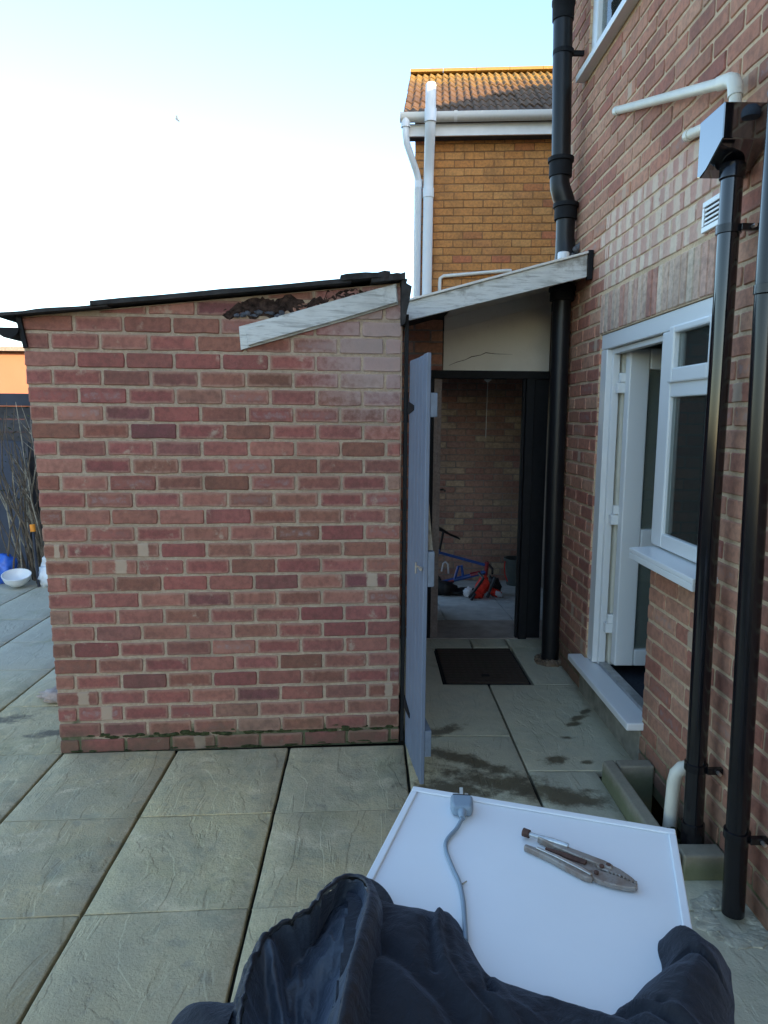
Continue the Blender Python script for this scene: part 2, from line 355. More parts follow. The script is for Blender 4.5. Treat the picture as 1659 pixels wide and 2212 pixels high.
def tilemat():
    t = NT('clay_pantile'); rn = t.rnd(); n = t.noise(9, 5, .65); n2 = t.noise(40, 4, .6); z = t.sep(t.pos())[2]
    c = t.ramp(rn, [(0, (.125, .085, .06)), (.5, (.15, .10, .065)), (1, (.10, .07, .055))]); c = t.mix(t.step(n2, .45, .7, 0, .6), c, (.09, .07, .055))
    l = t.math('ADD', t.math('MULTIPLY', t.math('SUBTRACT', n, .5), 1.3), t.math('MULTIPLY', t.math('SUBTRACT', z, 5.65), .9))
    c = t.mix(t.step(l, -.1, .5, 0, .8), c, t.mix(n2, (.25, .165, .05), (.34, .24, .07))); c = t.mix(t.step(n2, .68, .76, 0, .6), c, (.4, .4, .36))
    t.bump(n2, .4, .006); return t.out(c, .9, .2)
M['tile'] = tilemat()
M['glass'] = NT('window_glass').out((.9, .95, .95), .02, .5, Transmission_Weight=1.0, IOR=1.45)
def thin(name, tint, haze_=0):
    t = NT(name); tr = t.n('ShaderNodeBsdfTransparent'); gl = t.n('ShaderNodeBsdfGlossy'); gl.inputs['Roughness'].default_value = .02; tr.inputs[0].default_value = tint+(1,)
    f = t.n('ShaderNodeFresnel'); f.inputs[0].default_value = 1.5; mx = t.n('ShaderNodeMixShader')
    if haze_:
        df_ = t.n('ShaderNodeBsdfDiffuse'); df_.inputs[0].default_value = (.34, .37, .32, 1); m0 = t.n('ShaderNodeMixShader'); m0.inputs[0].default_value = haze_
        t.l(tr.outputs[0], m0.inputs[1]); t.l(df_.outputs[0], m0.inputs[2]); tr = m0
    t.l(f.outputs[0], mx.inputs[0]); t.l(tr.outputs[0], mx.inputs[1]); t.l(gl.outputs[0], mx.inputs[2]); t.l(mx.outputs[0], t.t.nodes['Material Output'].inputs[0]); return t.m
M['glass'] = thin('window_glass', (.90, .94, .93), .10); M['hazy_glass'] = thin('hazy_door_glass', (.88, .92, .89), .36)  # window haze paints a grey reflection; door panes take a stronger grey-green haze
M['room'] = plain('room_plaster', (.62, .62, .54), .9, .2, var=.05)
M['sky_reflection'] = plain('painted_sky_reflection', (.42, .62, .72), .8, .2, var=.08, scale=6)  # blue stands in for sky reflected in the upstairs glass
M['room_dark'] = plain('dark_cupboard', (.05, .05, .05), .6, .4)
M['teal'] = plain('teal_cabinet', (.05, .16, .19), .5, .5)
M['paper'] = plain('leaflet_paper', (.6, .7, .78), .8, .2, var=.2, scale=40)
M['mat'] = plain('dark_floor_mat', (.05, .055, .065), .95, .1, var=.3, scale=120, bump=.5)
M['lead'] = plain('lead_flashing', (.10, .10, .105), .7, .3, var=.3)
M['jacket'] = None
def fabric(name, c, rough, sheen, scale=900):
    t = NT(name); n = t.noise(4, 3); n2 = t.noise(scale, 2); cc = t.mix(n, tuple(x*.8 for x in c), tuple(x*1.25 for x in c))
    rd = t.math('ABSOLUTE', t.math('SUBTRACT', t.noise(34, 4, .6, None, 1.2), .5)); t.bump(t.math('ADD', t.math('MULTIPLY', n2, .25), t.math('ADD', t.math('MULTIPLY', rd, 2.2), t.noise(60, 4, .6))), .45, .0045)
    return t.out(cc, rough, .4, Sheen_Weight=sheen, Sheen_Roughness=.4, Sheen_Tint=(.5, .6, .8, 1))
M['jacket'] = fabric('navy_black_fabric', (.011, .0125, .018), .9, .2)
M['lining'] = fabric('shiny_nylon_lining', (.040, .050, .066), .38, .2, 300)
M['hood_cloth'] = fabric('hood_nylon', (.013, .015, .021), .55, .2, 300)
M['enamel'] = plain('white_enamel', (.79, .805, .80), .32, .5, var=.02, scale=6)
M['grey_plastic'] = plain('grey_plastic', (.23, .30, .36), .45, .5, var=.05)
M['black_plastic'] = plain('black_plastic', (.015, .016, .018), .4, .5)
M['brass'] = plain('pale_metal_pin', (.66, .64, .58), .3, .5, .8)
def rust():
    t = NT('worn_nickel_steel'); n = t.noise(120, 5, .7); n2 = t.noise(35, 4, .6)
    c = t.mix(t.step(n2, .4, .65), (.36, .32, .28), (.24, .18, .14)); c = t.mix(t.step(n, .56, .74), c, (.14, .09, .065)); t.bump(n, .4, .001)
    return t.out(c, .48, .5, t.step(n2, .35, .7, .7, .3))
M['worn_steel'] = rust()
M['nickel'] = plain('bright_nickel', (.62, .60, .56), .3, .5, .9, var=.2, scale=80)
M['rust'] = plain('rusty_screw', (.11, .06, .045), .75, .3, .3, var=.3, scale=90)
M['iron'] = None
def ironm():
    t = NT('rusty_iron_cover'); n = t.noise(40, 5, .7); n2 = t.noise(6, 4, .6)
    p = t.sep(t.pos((70, 70, 1), True)); ck = t.math('MULTIPLY', t.math('SINE', t.math('ADD', p[0], p[1])), t.math('SINE', t.math('SUBTRACT', p[0], p[1])))
    c = t.mix(n, (.045, .034, .026), (.085, .06, .042)); c = t.mix(t.step(n2, .5, .7, 0, .5), c, (.05, .055, .03)); t.bump(t.math('ADD', ck, n), .7, .004); return t.out(c, .85, .3)
M['iron'] = ironm()
M['moss'] = plain('moss', (.05, .058, .026), .95, .1, var=.5, scale=60, bump=.8, bdist=.005)
M['leaf'] = plain('dead_leaf', (.11, .055, .03), .8, .3, var=.5, scale=60)
M['stem_dark'] = plain('dark_stem', (.12, .095, .07), .85, .2, var=.4, scale=20)
M['stem'] = plain('bare_stem', (.30, .27, .21), .85, .2, var=.5, scale=20, bump=.4)
M['fence'] = plain('dark_fence_wood', (.060, .062, .068), .9, .2, var=.35, scale=9, bump=.4)
M['slate'] = plain('dark_blue_sheet', (.034, .042, .062), .6, .3, var=.2, scale=4)
M['pink_render'] = plain('peach_render', (.34, .155, .10), .9, .2, var=.05, scale=1)
M['roof_grey'] = plain('grey_roof', (.22, .21, .2), .9, .2, var=.2)
M['blue_bag'] = plain('blue_plastic_bag', (.03, .13, .55), .35, .5, var=.2, scale=20)
M['white_bag'] = plain('white_plastic_bag', (.68, .72, .76), .4, .5, var=.08, scale=30)
M['white_bowl'] = plain('white_plastic_bowl', (.74, .76, .76), .35, .5, var=.03)
M['orange'] = plain('orange_plastic', (.85, .30, .03), .4, .5)
M['bike_blue'] = plain('bike_blue_paint', (.02, .08, .33), .35, .5, var=.1)
M['bike_red'] = plain('bike_red_paint', (.26, .015, .025), .35, .5, var=.1)
M['bike_black'] = plain('bike_black', (.010, .010, .011), .5, .4)
M['tyre'] = plain('tyre_rubber', (.015, .015, .015), .85, .2)
M['red_cloth'] = plain('red_cloth', (.62, .035, .02), .7, .3, var=.2, scale=40)
M['white_cloth'] = plain('white_cloth', (.62, .62, .65), .7, .3, var=.1, scale=40)
M['bucket'] = plain('grey_bucket', (.075, .085, .08), .5, .4, var=.1)
M['stone'] = plain('pale_pink_stone', (.42, .34, .30), .9, .2, var=.25, scale=25, bump=.7, bdist=.006)
M['bird'] = plain('bird_feathers', (.10, .13, .17), .8, .2)
M['flue_white'] = plain('white_vent_pipe', (.76, .79, .81), .35, .5, var=.03, scale=3)

# ------------------------------------------------------------------ bricks
def clip(poly, nx, nz, d):      # keep nx*x+nz*z <= d
    out = []
    for i, a in enumerate(poly):
        b = poly[(i+1) % len(poly)]; fa = nx*a[0]+nz*a[1]-d; fb = nx*b[0]+nz*b[1]-d
        if fa <= 0: out.append(a)
        if fa*fb < 0:
            k = fa/(fa-fb); out.append((a[0]+k*(b[0]-a[0]), a[1]+k*(b[1]-a[1])))
    return out
def brick_outline(L, H, r):
    j = lambda s=.0026: r.uniform(-s, s)
    c = min(.005, H*.12, L*.12)*r.uniform(.4, 1.3); a, b = L/2, H/2
    p = [(-a+c, -b+j(.0008)), (-a*.33, -b+j()), (a*.33, -b+j()), (a-c, -b+j(.0008)), (a+j(.001), -b+c), (a+j(), 0), (a+j(.001), b-c), (a-c, b+j(.0008)), (a*.33, b+j()), (-a*.33, b+j()), (-a+c, b+j(.0008)), (-a+j(.001), b-c), (-a+j(), 0), (-a+j(.001), -b+c)]
    if L < .06: p = [p[i] for i in (0, 3, 4, 6, 7, 10, 11, 13)]
    return p
def brick_arrays(poly, D=.03, ch=.0035):
    n = len(poly); cx = sum(p[0] for p in poly)/n; cz = sum(p[1] for p in poly)/n
    def ins(p):
        dx, dz = p[0]-cx, p[1]-cz; l = math.hypot(dx, dz) or 1; sx = max(.5, 1-ch/max(abs(dx), .01)); sz = max(.5, 1-ch/max(abs(dz), .01))
        return (cx+dx*sx, cz+dz*sz)
    v = [(*ins(p)[:1], 0., ins(p)[1]) for p in poly]+[(p[0], ch*1.1, p[1]) for p in poly]+[(p[0], D, p[1]) for p in poly]
    f = [tuple(range(n))]
    for k in (0, n):
        f += [(k+i, k+n+i, k+n+(i+1) % n, k+(i+1) % n) for i in range(n)]
    xs = [p[0] for p in poly]; zs = [p[1] for p in poly]; x0, x1, z0, z1 = min(xs), max(xs), min(zs), max(zs)
    uv = [((q[0]-x0)/max(x1-x0, 1e-6), (q[2]-z0)/max(z1-z0, 1e-6)) for q in v]
    return v, f, uv
def mesh_from(name, v, f, uv, mats, rnd=None, mi=None):
    me = bpy.data.meshes.new(name); me.from_pydata(v, [], f); me.update()
    ul = me.uv_layers.new(name='UVMap'); li = np.zeros(len(me.loops), dtype=np.int32); me.loops.foreach_get('vertex_index', li)
    ul.data.foreach_set('uv', np.array(uv, dtype=np.float32)[li].ravel())
    if rnd is not None:
        at = me.attributes.new('rnd', 'FLOAT', 'FACE'); at.data.foreach_set('value', np.array(rnd, dtype=np.float32))
    for m in mats: me.materials.append(m)
    return me
CACHE = {}
def std_brick(L, H, mat, D=.03):
    key = (round(L, 3), round(H, 3), mat, rng.randrange(5))
    if key not in CACHE:
        v, f, uv = brick_arrays(brick_outline(L, H, rng), D); CACHE[key] = mesh_from('brick', v, f, uv, [M[mat]])
    return CACHE[key]
class Wall:
    """bricks on one flat face: origin p0, direction d (unit, horizontal), outward normal n"""
    def __init__(s, root, p0, ang, name='brick'):
        s.root, s.p0, s.ang, s.name = root, Vector(p0), ang, name; s.d = Vector((math.cos(ang), math.sin(ang), 0)); s.i = Vector((-math.sin(ang), math.cos(ang), 0))
        s.list = []
    def at(s, u, z, dep=0.): return s.p0 + s.d*u + s.i*dep + Vector((0, 0, z))
    def put(s, u, z, L, H, mat, poly=None, dep=0., tilt=0.): s.list.append((u, z, L, H, mat, poly, dep, tilt))
    def finish(s, limit=300, D=.03, only_visible=True):
        vis = []; rest = []
        for it in s.list:
            p = s.at(it[0], it[1]); q = project(p)
            if q and -25 < q[0] < 1684 and -25 < q[1] < 2237: vis.append((it[2]*it[3]/q[2]**2, it))
            else: rest.append(it)
        vis.sort(key=lambda a: -a[0]); keep = [a[1] for a in vis[:limit]]; rest += [a[1] for a in vis[limit:]]
        for (u, z, L, H, mat, poly, dep, tilt) in keep:
            if poly is None: me = std_brick(L, H, mat, D)
            else:
                v, f, uv = brick_arrays(poly, D); me = mesh_from('brick', v, f, uv, [M[mat]])
            link(s.name, me, s.root, s.at(u, z, dep), (0, tilt, s.ang))
        if rest:
            V, F, U, RN, MI = [], [], [], [], []; keys = sorted({it[4] for it in rest})
            ca, sa = math.cos(s.ang), math.sin(s.ang)
            for (u, z, L, H, mat, poly, dep, tilt) in rest:
                v, f, uv = brick_arrays(poly or brick_outline(L, H, rng), D); o = s.at(u, z, dep); b = len(V); r_ = rng.random()
                V += [(o.x+ca*x-sa*y, o.y+sa*x+ca*y, o.z+zz) for x, y, zz in v]; U += uv
                for q in f: F.append(tuple(b+i for i in q)); RN.append(r_); MI.append(keys.index(mat))
            me = mesh_from('brickwork', V, F, U, [M[k+'_many'] for k in keys], RN)
            me.polygons.foreach_set('material_index', MI)
            tag(link('brickwork', me, s.root, (0, 0, 0)), kind='stuff')
        return len(keep), len(rest)
# ------------------------------------------------------------------ ground and paving
g = MB(); g.add([(-400, -400, -.32), (400, -400, -.32), (400, 900, -.32), (-400, 900, -.32)], [(0, 1, 2, 3)])
go = g.build('ground', M['soil']); tag(go, kind='structure')
pav = empty('paving', (0, 2.5, 0)); tag(pav, kind='structure')
MB().box(-7, 1.24, -3, 2.275, -.31, -.028).box(-7, 1.03, 2.276, 2.98, -.31, -.028).box(-7, 1.24, 2.981, 4.96, -.31, -.028).box(-7, .15, 4.961, 9, -.31, -.028).build('bedding', M['soil'], pav)
def slab(pts, mat='slab', zt=0., name='slab', parent=None, th=.045, tilt=True):
    c = Vector((sum(p[0] for p in pts)/4, sum(p[1] for p in pts)/4, zt)); n = 6
    r = random.Random(int(c.x*977+c.y*331)); dz = r.uniform(-.0012, .0008) if tilt else 0; tx, ty = (r.uniform(-.0015, .0015), r.uniform(-.0015, .0015)) if tilt else (0, 0)
    P = [Vector((p[0], p[1], 0)) for p in pts]; vs_, fs = [], []
    tt = [0, .009, .2, .4, .6, .8, .991, 1]; n = 7
    for j in range(n+1):
        for i in range(n+1):
            a, b = tt[i], tt[j]; q = P[0].lerp(P[1], a).lerp(P[3].lerp(P[2], a), b)
            e = (i in (0, n)) or (j in (0, n)); k = (.003 if i in (0, n) else .0004) if e else 0
            if e and 0 < i+j: q = q + Vector((r.uniform(-.0015, .0015), r.uniform(-.0015, .0015), 0))
            vs_.append((q.x-c.x, q.y-c.y, dz+tx*(a-.5)+ty*(b-.5)-k+0))
    for j in range(n):
        for i in range(n): fs.append((j*(n+1)+i, j*(n+1)+i+1, (j+1)*(n+1)+i+1, (j+1)*(n+1)+i))
    ring = [i for i in range(n)]+[j*(n+1)+n for j in range(n)]+[n*(n+1)+i for i in range(n, 0, -1)]+[j*(n+1) for j in range(n, 0, -1)]
    b0 = len(vs_); vs_ += [(vs_[i][0], vs_[i][1], -th) for i in ring]; m = len(ring)
    for k in range(m): fs.append((ring[k], b0+k, b0+(k+1) % m, ring[(k+1) % m]))
    me = bpy.data.meshes.new('slab'); me.from_pydata(vs_, [], fs); me.update(); me.materials.append(M[mat])
    me.polygons.foreach_set('use_smooth', [i < n*n for i in range(len(fs))])
    return link(name, me, parent or pav, c)
def row_y(y0, x): return y0+.055*(x+.9)
xs = [-4.75, -4.18, -3.63, -3.08, -2.53, -1.98, -1.437, -.911, -.378, .18]; ys = [.42, .98, 1.53, 2.095, 2.655, 3.225, 3.80, 4.38, 4.95, 5.53, 6.1, 6.68, 7.25]
G = .0065
for i in range(len(xs)-1):
    for j in range(len(ys)-1):
        if ys[j] > 3.2 and xs[i] > -1.6: continue
        if xs[i] < -3 and ys[j] < 2: continue
        x0, x1 = xs[i]+G, xs[i+1]-G
        gt = .0018
        slab([(x0, row_y(ys[j], x0)+gt), (x1, row_y(ys[j], x1)+gt), (x1, row_y(ys[j+1], x1)-gt), (x0, row_y(ys[j+1], x0)-gt)])
for (x0, x1, yy) in ((.18, .722, [.9, 1.5, 2.1, 2.70, 3.38, 4.075]), (.722, 1.275, [.9, 1.5, 2.1, 2.28, 3.02, 4.075])):
    for a, b in zip(yy[:-1], yy[1:]):
        xe = 1.034 if abs(a-2.28) < .01 else x1-G
        slab([(x0+G, a+.003), (xe, a+.003), (xe, b-.003), (x0+G, b-.003)])
for (x0, x1, y0, y1) in ((.18, .455, 4.075, 4.77), (.99, 1.275, 4.075, 4.77), (.18, .728, 4.77, 4.965), (.728, .985, 4.77, 4.965), (.985, 1.275, 4.77, 4.965)):
    slab([(x0+G, y0+.003), (x1-G, y0+.003), (x1-G, y1-.003), (x0+G, y1-.003)])
cov = thing('drain_cover', 'dark rusty rectangular drain cover sunk in the paving before the dark doorway', 'drain cover', (.72, 4.42, 0))
MB().box(.462, .983, 4.085, 4.76, -.03, -.004).build('frame', M['black_paint'], cov, bevel=.002)
MB().box(.474, .971, 4.10, 4.745, -.02, .002).build('plate', M['iron'], cov, bevel=.002)
MB().box(.70, .75, 4.20, 4.225, .0021, .010).build('lifting_handle', M['black_paint'], cov, bevel=.002)
pf = empty('passage_floor', (1, 6, 0)); tag(pf, kind='structure')
def zf(y): return -.13*(y-5.0)/2.4
MB().hexa([(.30, 4.965, -.05), (1.8, 4.965, -.05), (1.8, 5.55, -.08), (.30, 5.55, -.08)], [(.30, 4.97, .003), (1.8, 4.97, .003), (1.8, 5.55, zf(5.55)), (.30, 5.55, zf(5.55))]).build('step', M['passage_step'], pf)
for (x0, x1) in ((.3, .62), (.62, 1.17), (1.17, 1.8)):
    for (y0, y1) in ((5.56, 6.2), (6.2, 6.8), (6.8, 7.42)):
        MB().hexa([(x0+.004, y0, -.2), (x1-.004, y0, -.2), (x1-.004, y1-.006, -.2), (x0+.004, y1-.006, -.2)], [(x0+.004, y0, zf(y0)), (x1-.004, y0, zf(y0)), (x1-.004, y1-.006, zf(y1)), (x0+.004, y1-.006, zf(y1))]).build('slab', M['passage_concrete'], pf)

# ------------------------------------------------------------------ brick shed
ANG = math.atan2(.123, 1.6)
shed = thing('brick_shed', 'low red brick shed with sloping dark roof and broken white barge board', 'shed', (-.65, 3.3, 0))
sw = Wall(shed, (-1.446, 3.2, 0), ANG)
def sl(z): return -.02*z-.009*z*z
def sr(z): return 1.604-.006*z
def ztop(s): return 2.010+.112*s
CO, PI_ = .078, .21
def fill(wall, a, b, zc, H, off, mat, pitch, j=.011, poly=None, dep=None, minl=.028):
    e = [a]; k = math.ceil((a-off)/pitch-1e-6); x = off+k*pitch
    while x < b-1e-6:
        if x > a+minl: e.append(x)
        x += pitch
    if len(e) > 1 and b-e[-1] < minl: e.pop()
    e.append(b)
    for n, (p, q) in enumerate(zip(e[:-1], e[1:])):
        p2 = p + (0 if n == 0 else j/2); q2 = q - (0 if n == len(e)-2 else j/2); L = q2-p2
        if L < .02: continue
        u = (p2+q2)/2
        m = mat(u, zc) if callable(mat) else mat
        if m is None: continue
        d = dep(u, zc) if dep else rng.uniform(-.0015, .0015)
        wall.put(u, zc+rng.uniform(-.0012, .0012), L*rng.uniform(.992, 1.004), H*rng.uniform(.97, 1.01), m, poly(u, zc, L, H) if poly else None, d, rng.uniform(-.006, .006))
def shed_poly(u, zc, L, H):
    lim = ztop(u)-.004
    if zc+H/2+.112*L/2 < lim: return None
    return clip(brick_outline(L, H, rng), -.112, 1, lim-zc)
def shed_m(u, z):
    if z-.032 > ztop(u)-.02: return None
    if .80 < u < 1.19 and 2.005 < z < 2.105: return None
    return 'shed_brick'
k = 0
while True:
    zc = .030+CO*k
    if zc > 2.24: break
    s0 = sl(zc); off = (.088-.022*zc) if k % 2 == 0 else (.193-.022*zc)
    fill(sw, s0, sr(zc), zc, .0655, off, shed_m, PI_, j=.0118, poly=shed_poly, minl=.035); k += 1
nb = sw.finish(300)
zz = [i*.1 for i in range(20)]
ring = [sw.at(sl(z)+.004, z-.01, .0055) for z in zz]+[sw.at(sl(2.0)+.004, ztop(-.07), .0055), sw.at(1.597, ztop(1.597), .0055), sw.at(1.600, -.01, .0055)]
MB().prism(ring[::-1], sw.i*.1).build('mortar_wall', M['shed_mortar'], shed)
DEP = 2.65
def S(s, z, d=0.): return sw.at(s, z, d)
MB().hexa([S(1.50, 0, .106), S(1.597, 0, .106), S(1.597, 0, DEP), S(1.50, 0, DEP)], [S(1.50, ztop(1.5), .106), S(1.585, ztop(1.585), .106), S(1.585, ztop(1.585), DEP), S(1.50, ztop(1.5), DEP)]).build('side_wall', M['shed_mortar'], shed)
MB().hexa([S(.006, 0, .106), S(.1, 0, .106), S(.1, 0, DEP), S(.006, 0, DEP)], [S(-.066, ztop(-.07), .106), S(.05, ztop(0), .106), S(.05, ztop(0), DEP), S(-.066, ztop(-.07), DEP)]).build('side_wall', M['shed_mortar'], shed)
MB().hexa([S(.106, 0, DEP-.1), S(1.494, 0, DEP-.1), S(1.494, 0, DEP), S(.106, 0, DEP)], [S(.056, ztop(0), DEP-.1), S(1.494, ztop(1.5), DEP-.1), S(1.494, ztop(1.5), DEP), S(.056, ztop(0), DEP)]).build('rear_wall', M['shed_mortar'], shed)
rw = Wall(shed, S(1.604, 0, .0), ANG+math.pi/2)
lw = Wall(shed, S(0, 0, DEP), ANG-math.pi/2)
for k in range(27):
    zc = .030+CO*k
    if zc < ztop(1.58)-.04: fill(rw, .105, DEP, zc, .066, (.1 if k % 2 else .0), 'shed_brick', .225)
    if zc < 1.96: fill(lw, 0, DEP-.105, zc, .066, (.1 if k % 2 else .0), 'shed_brick', .225, dep=lambda u, z: sl(z))
rw.finish(0); lw.finish(0)
def sheet(s0, s1, up, th, d0, d1, name='roof_sheet', jag=0):
    f = lambda s: ztop(s)+up
    n = 8; V = []; Fq = []
    r = random.Random(int(s0*1000)+5)
    for i in range(n+1):
        s = s0+(s1-s0)*i/n; j1 = r.uniform(-.006, .004)
        for (dd, zz_) in ((d0+j1, f(s)), (d0+j1, f(s)+th+r.uniform(-.003, .003)), (d1, f(s)+th), (d1, f(s))): V.append(S(s, zz_, dd))
    for i in range(n):
        for a in range(4): Fq.append((i*4+a, i*4+(a+1) % 4, i*4+4+(a+1) % 4, i*4+4+a))
    Fq += [(0, 1, 2, 3), (n*4, n*4+3, n*4+2, n*4+1)]
    return MB().add(V, Fq).build(name, M['felt'], shed)
sheet(-.155, .31, .002, .014, -.055, DEP+.05)
sheet(.24, 1.36, .011, .019, -.058, DEP+.05)
sheet(1.312, 1.533, .022, .024, -.062, DEP+.05)
sheet(1.45, 1.60, .004, .028, -.06, DEP+.05)
MB().prism([S(1.585, 2.20, -.05), S(1.612, 2.195, -.05), S(1.607, 2.178, -.05), S(1.632, 2.165, -.05), S(1.622, 2.10, -.05), S(1.612, 2.06, -.05), S(1.600, 2.0, -.05), S(1.588, 1.995, -.05)], sw.i*.9).build('flashing', M['felt'], shed)
gp = []
for i in range(9):
    a = math.pi+math.pi*i/8; gp.append((.046*math.cos(a), .046*math.sin(a)))
for i in range(8, -1, -1):
    a = math.pi+math.pi*i/8; gp.append((.040*math.cos(a), .040*math.sin(a)))
MB().prism([S(-.115+x, 1.952+z, -.03) for x, z in gp], sw.i*(DEP+.06)).build('gutter', M['black_paint'], shed)
MB().prism([S(-.115+.046*math.cos(math.pi+math.pi*i/8), 1.952+.046*math.sin(math.pi+math.pi*i/8), -.034) for i in range(9)], sw.i*.004).build('gutter_end', M['black_paint'], shed)
MB().prism([S(-.088, 2.008, -.02), S(-.066, 2.008, -.02), S(-.043, 1.872, -.02), S(-.060, 1.868, -.02)], sw.i*.015).build('gutter_bracket', M['black_paint'], shed)
bb = MB().prism([S(.862, 1.978, -.012), S(.869, 1.876, -.012), S(1.10, 1.944, -.012), S(1.30, 2.004, -.012), S(1.575, 2.091, -.012), S(1.567, 2.183, -.012), S(1.3, 2.105, -.012), S(1.1, 2.045, -.012)][::-1], sw.i*.011).build('barge_board', M['white_wood'], shed, bevel=.002, label='broken end of white barge board hanging askew across the bricks')
MB().prism([S(.893, 1.962, -.030), S(.903, 1.895, -.030), S(1.10, 1.955, -.030), S(1.30, 2.014, -.030), S(1.568, 2.098, -.030), S(1.561, 2.176, -.030), S(1.3, 2.096, -.030), S(1.1, 2.036, -.030)][::-1], sw.i*.0175).build('board_cover', M['white_wood'], bb, bevel=.002)
r = random.Random(3)
def rotsheet(s0, s1, w0, w1, seed, mat, lab=None):
    rr = random.Random(seed); n = 26; m = 7; V, Fq = [], []
    for i in range(n+1):
        f = i/n; s = s0+(s1-s0)*f; mid = 2.055+.09*(s-.9)+.012*math.sin(s*37) if s < 1.25 else ztop(s)-.03; env = math.sin(math.pi*min(1, max(0, f)))**.5
        hb = (w0*(.75+.35*math.sin(s*61+2))+rr.uniform(-.012, .012))*env+.004; ht = (w1*(.75+.35*math.sin(s*47))+rr.uniform(-.014, .014))*env+.004
        for j in range(m+1):
            g_ = j/m; z = mid-hb+(hb+ht)*g_; z = min(z, ztop(s)-.006)
            V.append(S(s+rr.uniform(-.005, .005), z+rr.uniform(-.004, .004), (.004 if j in (0, m) or i in (0, n) else -.001+rr.uniform(-.004, .004))))
    for i in range(n):
        for j in range(m): Fq.append((i*(m+1)+j, (i+1)*(m+1)+j, (i+1)*(m+1)+j+1, i*(m+1)+j+1))
    return MB().add(V, Fq).build('rotten_timber', M[mat], shed, label=lab)
rotsheet(.785, 1.245, .050, .055, 9, 'charred')
rotsheet(.80, 1.20, .040, .045, 4, 'charred', 'charred rotten roof timber showing between the top bricks')
rotsheet(1.20, 1.50, .022, .03, 6, 'charred')
rt = MB()
def lump(mb, c, a, b, d, r, n=7, m=5):
    vs_ = []; 
    for j in range(m+1):
        ph = math.pi*j/m
        for i in range(n):
            th = 2*math.pi*i/n; k = r.uniform(.72, 1.2); vs_.append(c+Vector((a*k*math.sin(ph)*math.cos(th), b*k*math.sin(ph)*math.sin(th), d*k*math.cos(ph))))
    mb.add(vs_, [(j*n+i, j*n+(i+1) % n, (j+1)*n+(i+1) % n, (j+1)*n+i) for j in range(m) for i in range(n)])
rt = MB()
for i in range(9):
    s = .86+.22*i/9+r.uniform(-.01, .01); z = 2.025+.06*(s-.83)+r.uniform(-.012, .012); lump(rt, S(s, z, -.004), r.uniform(.01, .022), .01, r.uniform(.006, .011), r)
rt.build('rotten_timber', M['charred_grey'], shed)
ms = MB()
cl_ = [(.22, .06), (.42, .10), (.60, .05), (.80, .12), (1.02, .05), (1.20, .10), (1.33, .06), (1.48, .07)]
for i in range(46):
    q_ = r.choice(cl_); s = r.gauss(q_[0], q_[1]); k_ = r.uniform(.5, 1.5)
    if .02 < s < 1.58: lump(ms, S(s, .066+abs(r.gauss(0, .011)), .004), .028*k_, .006*k_, .008*k_, r, 7, 4)
for i in range(26):
    s = 1.6*r.random(); lump(ms, S(s, r.uniform(-.005, .01), .002), r.uniform(.012, .05), r.uniform(.004, .008), r.uniform(.003, .007), r, 6, 4)
ms.build('moss', M['moss'], shed, kind='stuff')

# ------------------------------------------------------------------ house on the right
XW = 1.245
house = thing('brick_house', 'tall red brick house with white door, black downpipes and upstairs window', 'house', (XW, 3.0, 0))
hw = Wall(house, (XW, 4.80, 0), -math.pi/2)
U = lambda y: 4.80-y
OPEN = [(U(3.92), U(3.06), .17, 2.035), (U(3.07), U(2.57), 1.02, 2.035), (U(4.38), U(2.95), 3.565, 4.75)]
IN0, IN1 = U(3.965), U(2.50)
def spans(z0, z1, a, b, extra=()):
    iv = [(a, b)]
    for (p, q, zz0, zz1) in list(OPEN)+list(extra):
        if z1 > zz0+.01 and z0 < zz1-.01:
            nv = []
            for (x, y) in iv:
                if q <= x or p >= y: nv.append((x, y)); continue
                if p > x+.03: nv.append((x, p))
                if q < y-.03: nv.append((q, y))
            iv = nv
    return iv
k = 0
while True:
    zc = .036+CO*k
    if zc > 5.1: break
    off = .0 if k % 2 else .1125
    infill = 2.25 < zc < 2.66
    t_ = .05*math.sin(k*2.4)
    sold = (U(3.935), U(2.575), 2.035, 2.245)
    bands = [(IN0+(.06 if k % 2 else -.03), IN1, 0, 9)] if infill else []
    for a, b in spans(zc-.033, zc+.033, 0, U(.6), [sold]+bands): fill(hw, a, b, zc, .0645, off, 'house_brick', .225, j=.0125, minl=.04)
    for q in bands:
        for a, b in spans(zc-.033, zc+.033, q[0], q[1]): fill(hw, a+.004, b-.004, zc, .0695, off+.06, 'infill_brick', .225, j=.008, minl=.04)
    k += 1
n_s = 23; a, b = U(3.93), U(2.58); pw = (b-a)/n_s
for i in range(n_s): hw.put(a+(i+.5)*pw, 2.142, pw-.008, .203, 'soldier_brick', None, rng.uniform(-.002, .001))
print('house bricks', hw.finish(300))
wm = MB(); X0, X1 = XW+.0055, 1.36
for (y0, y1, z0, z1) in ((-26, 2.57, -.05, 5.2), (2.57, 3.06, -.05, 1.02), (2.57, 3.92, 2.035, 3.565), (3.92, 4.8, -.05, 3.563), (2.57, 2.95, 3.565, 5.2), (4.38, 4.8, 3.565, 5.2), (2.95, 4.38, 4.75, 5.2)): wm.box(X0, X1, y0, y1, z0, z1)
wm.build('mortar_wall', M['house_mortar'], house)
MB().box(XW-.004, X1, 3.064, 3.99, -.05, .172).build('doorstep', M['concrete'], house, bevel=.004)
MB().box(1.365, 8, 4.7, 4.8, -.05, 5.2).box(7.9, 8, -26, 4.695, -.05, 5.2).box(1.365, 7.895, -26, -25.9, -.05, 5.2).build('outer_wall', M['house_mortar'], house)
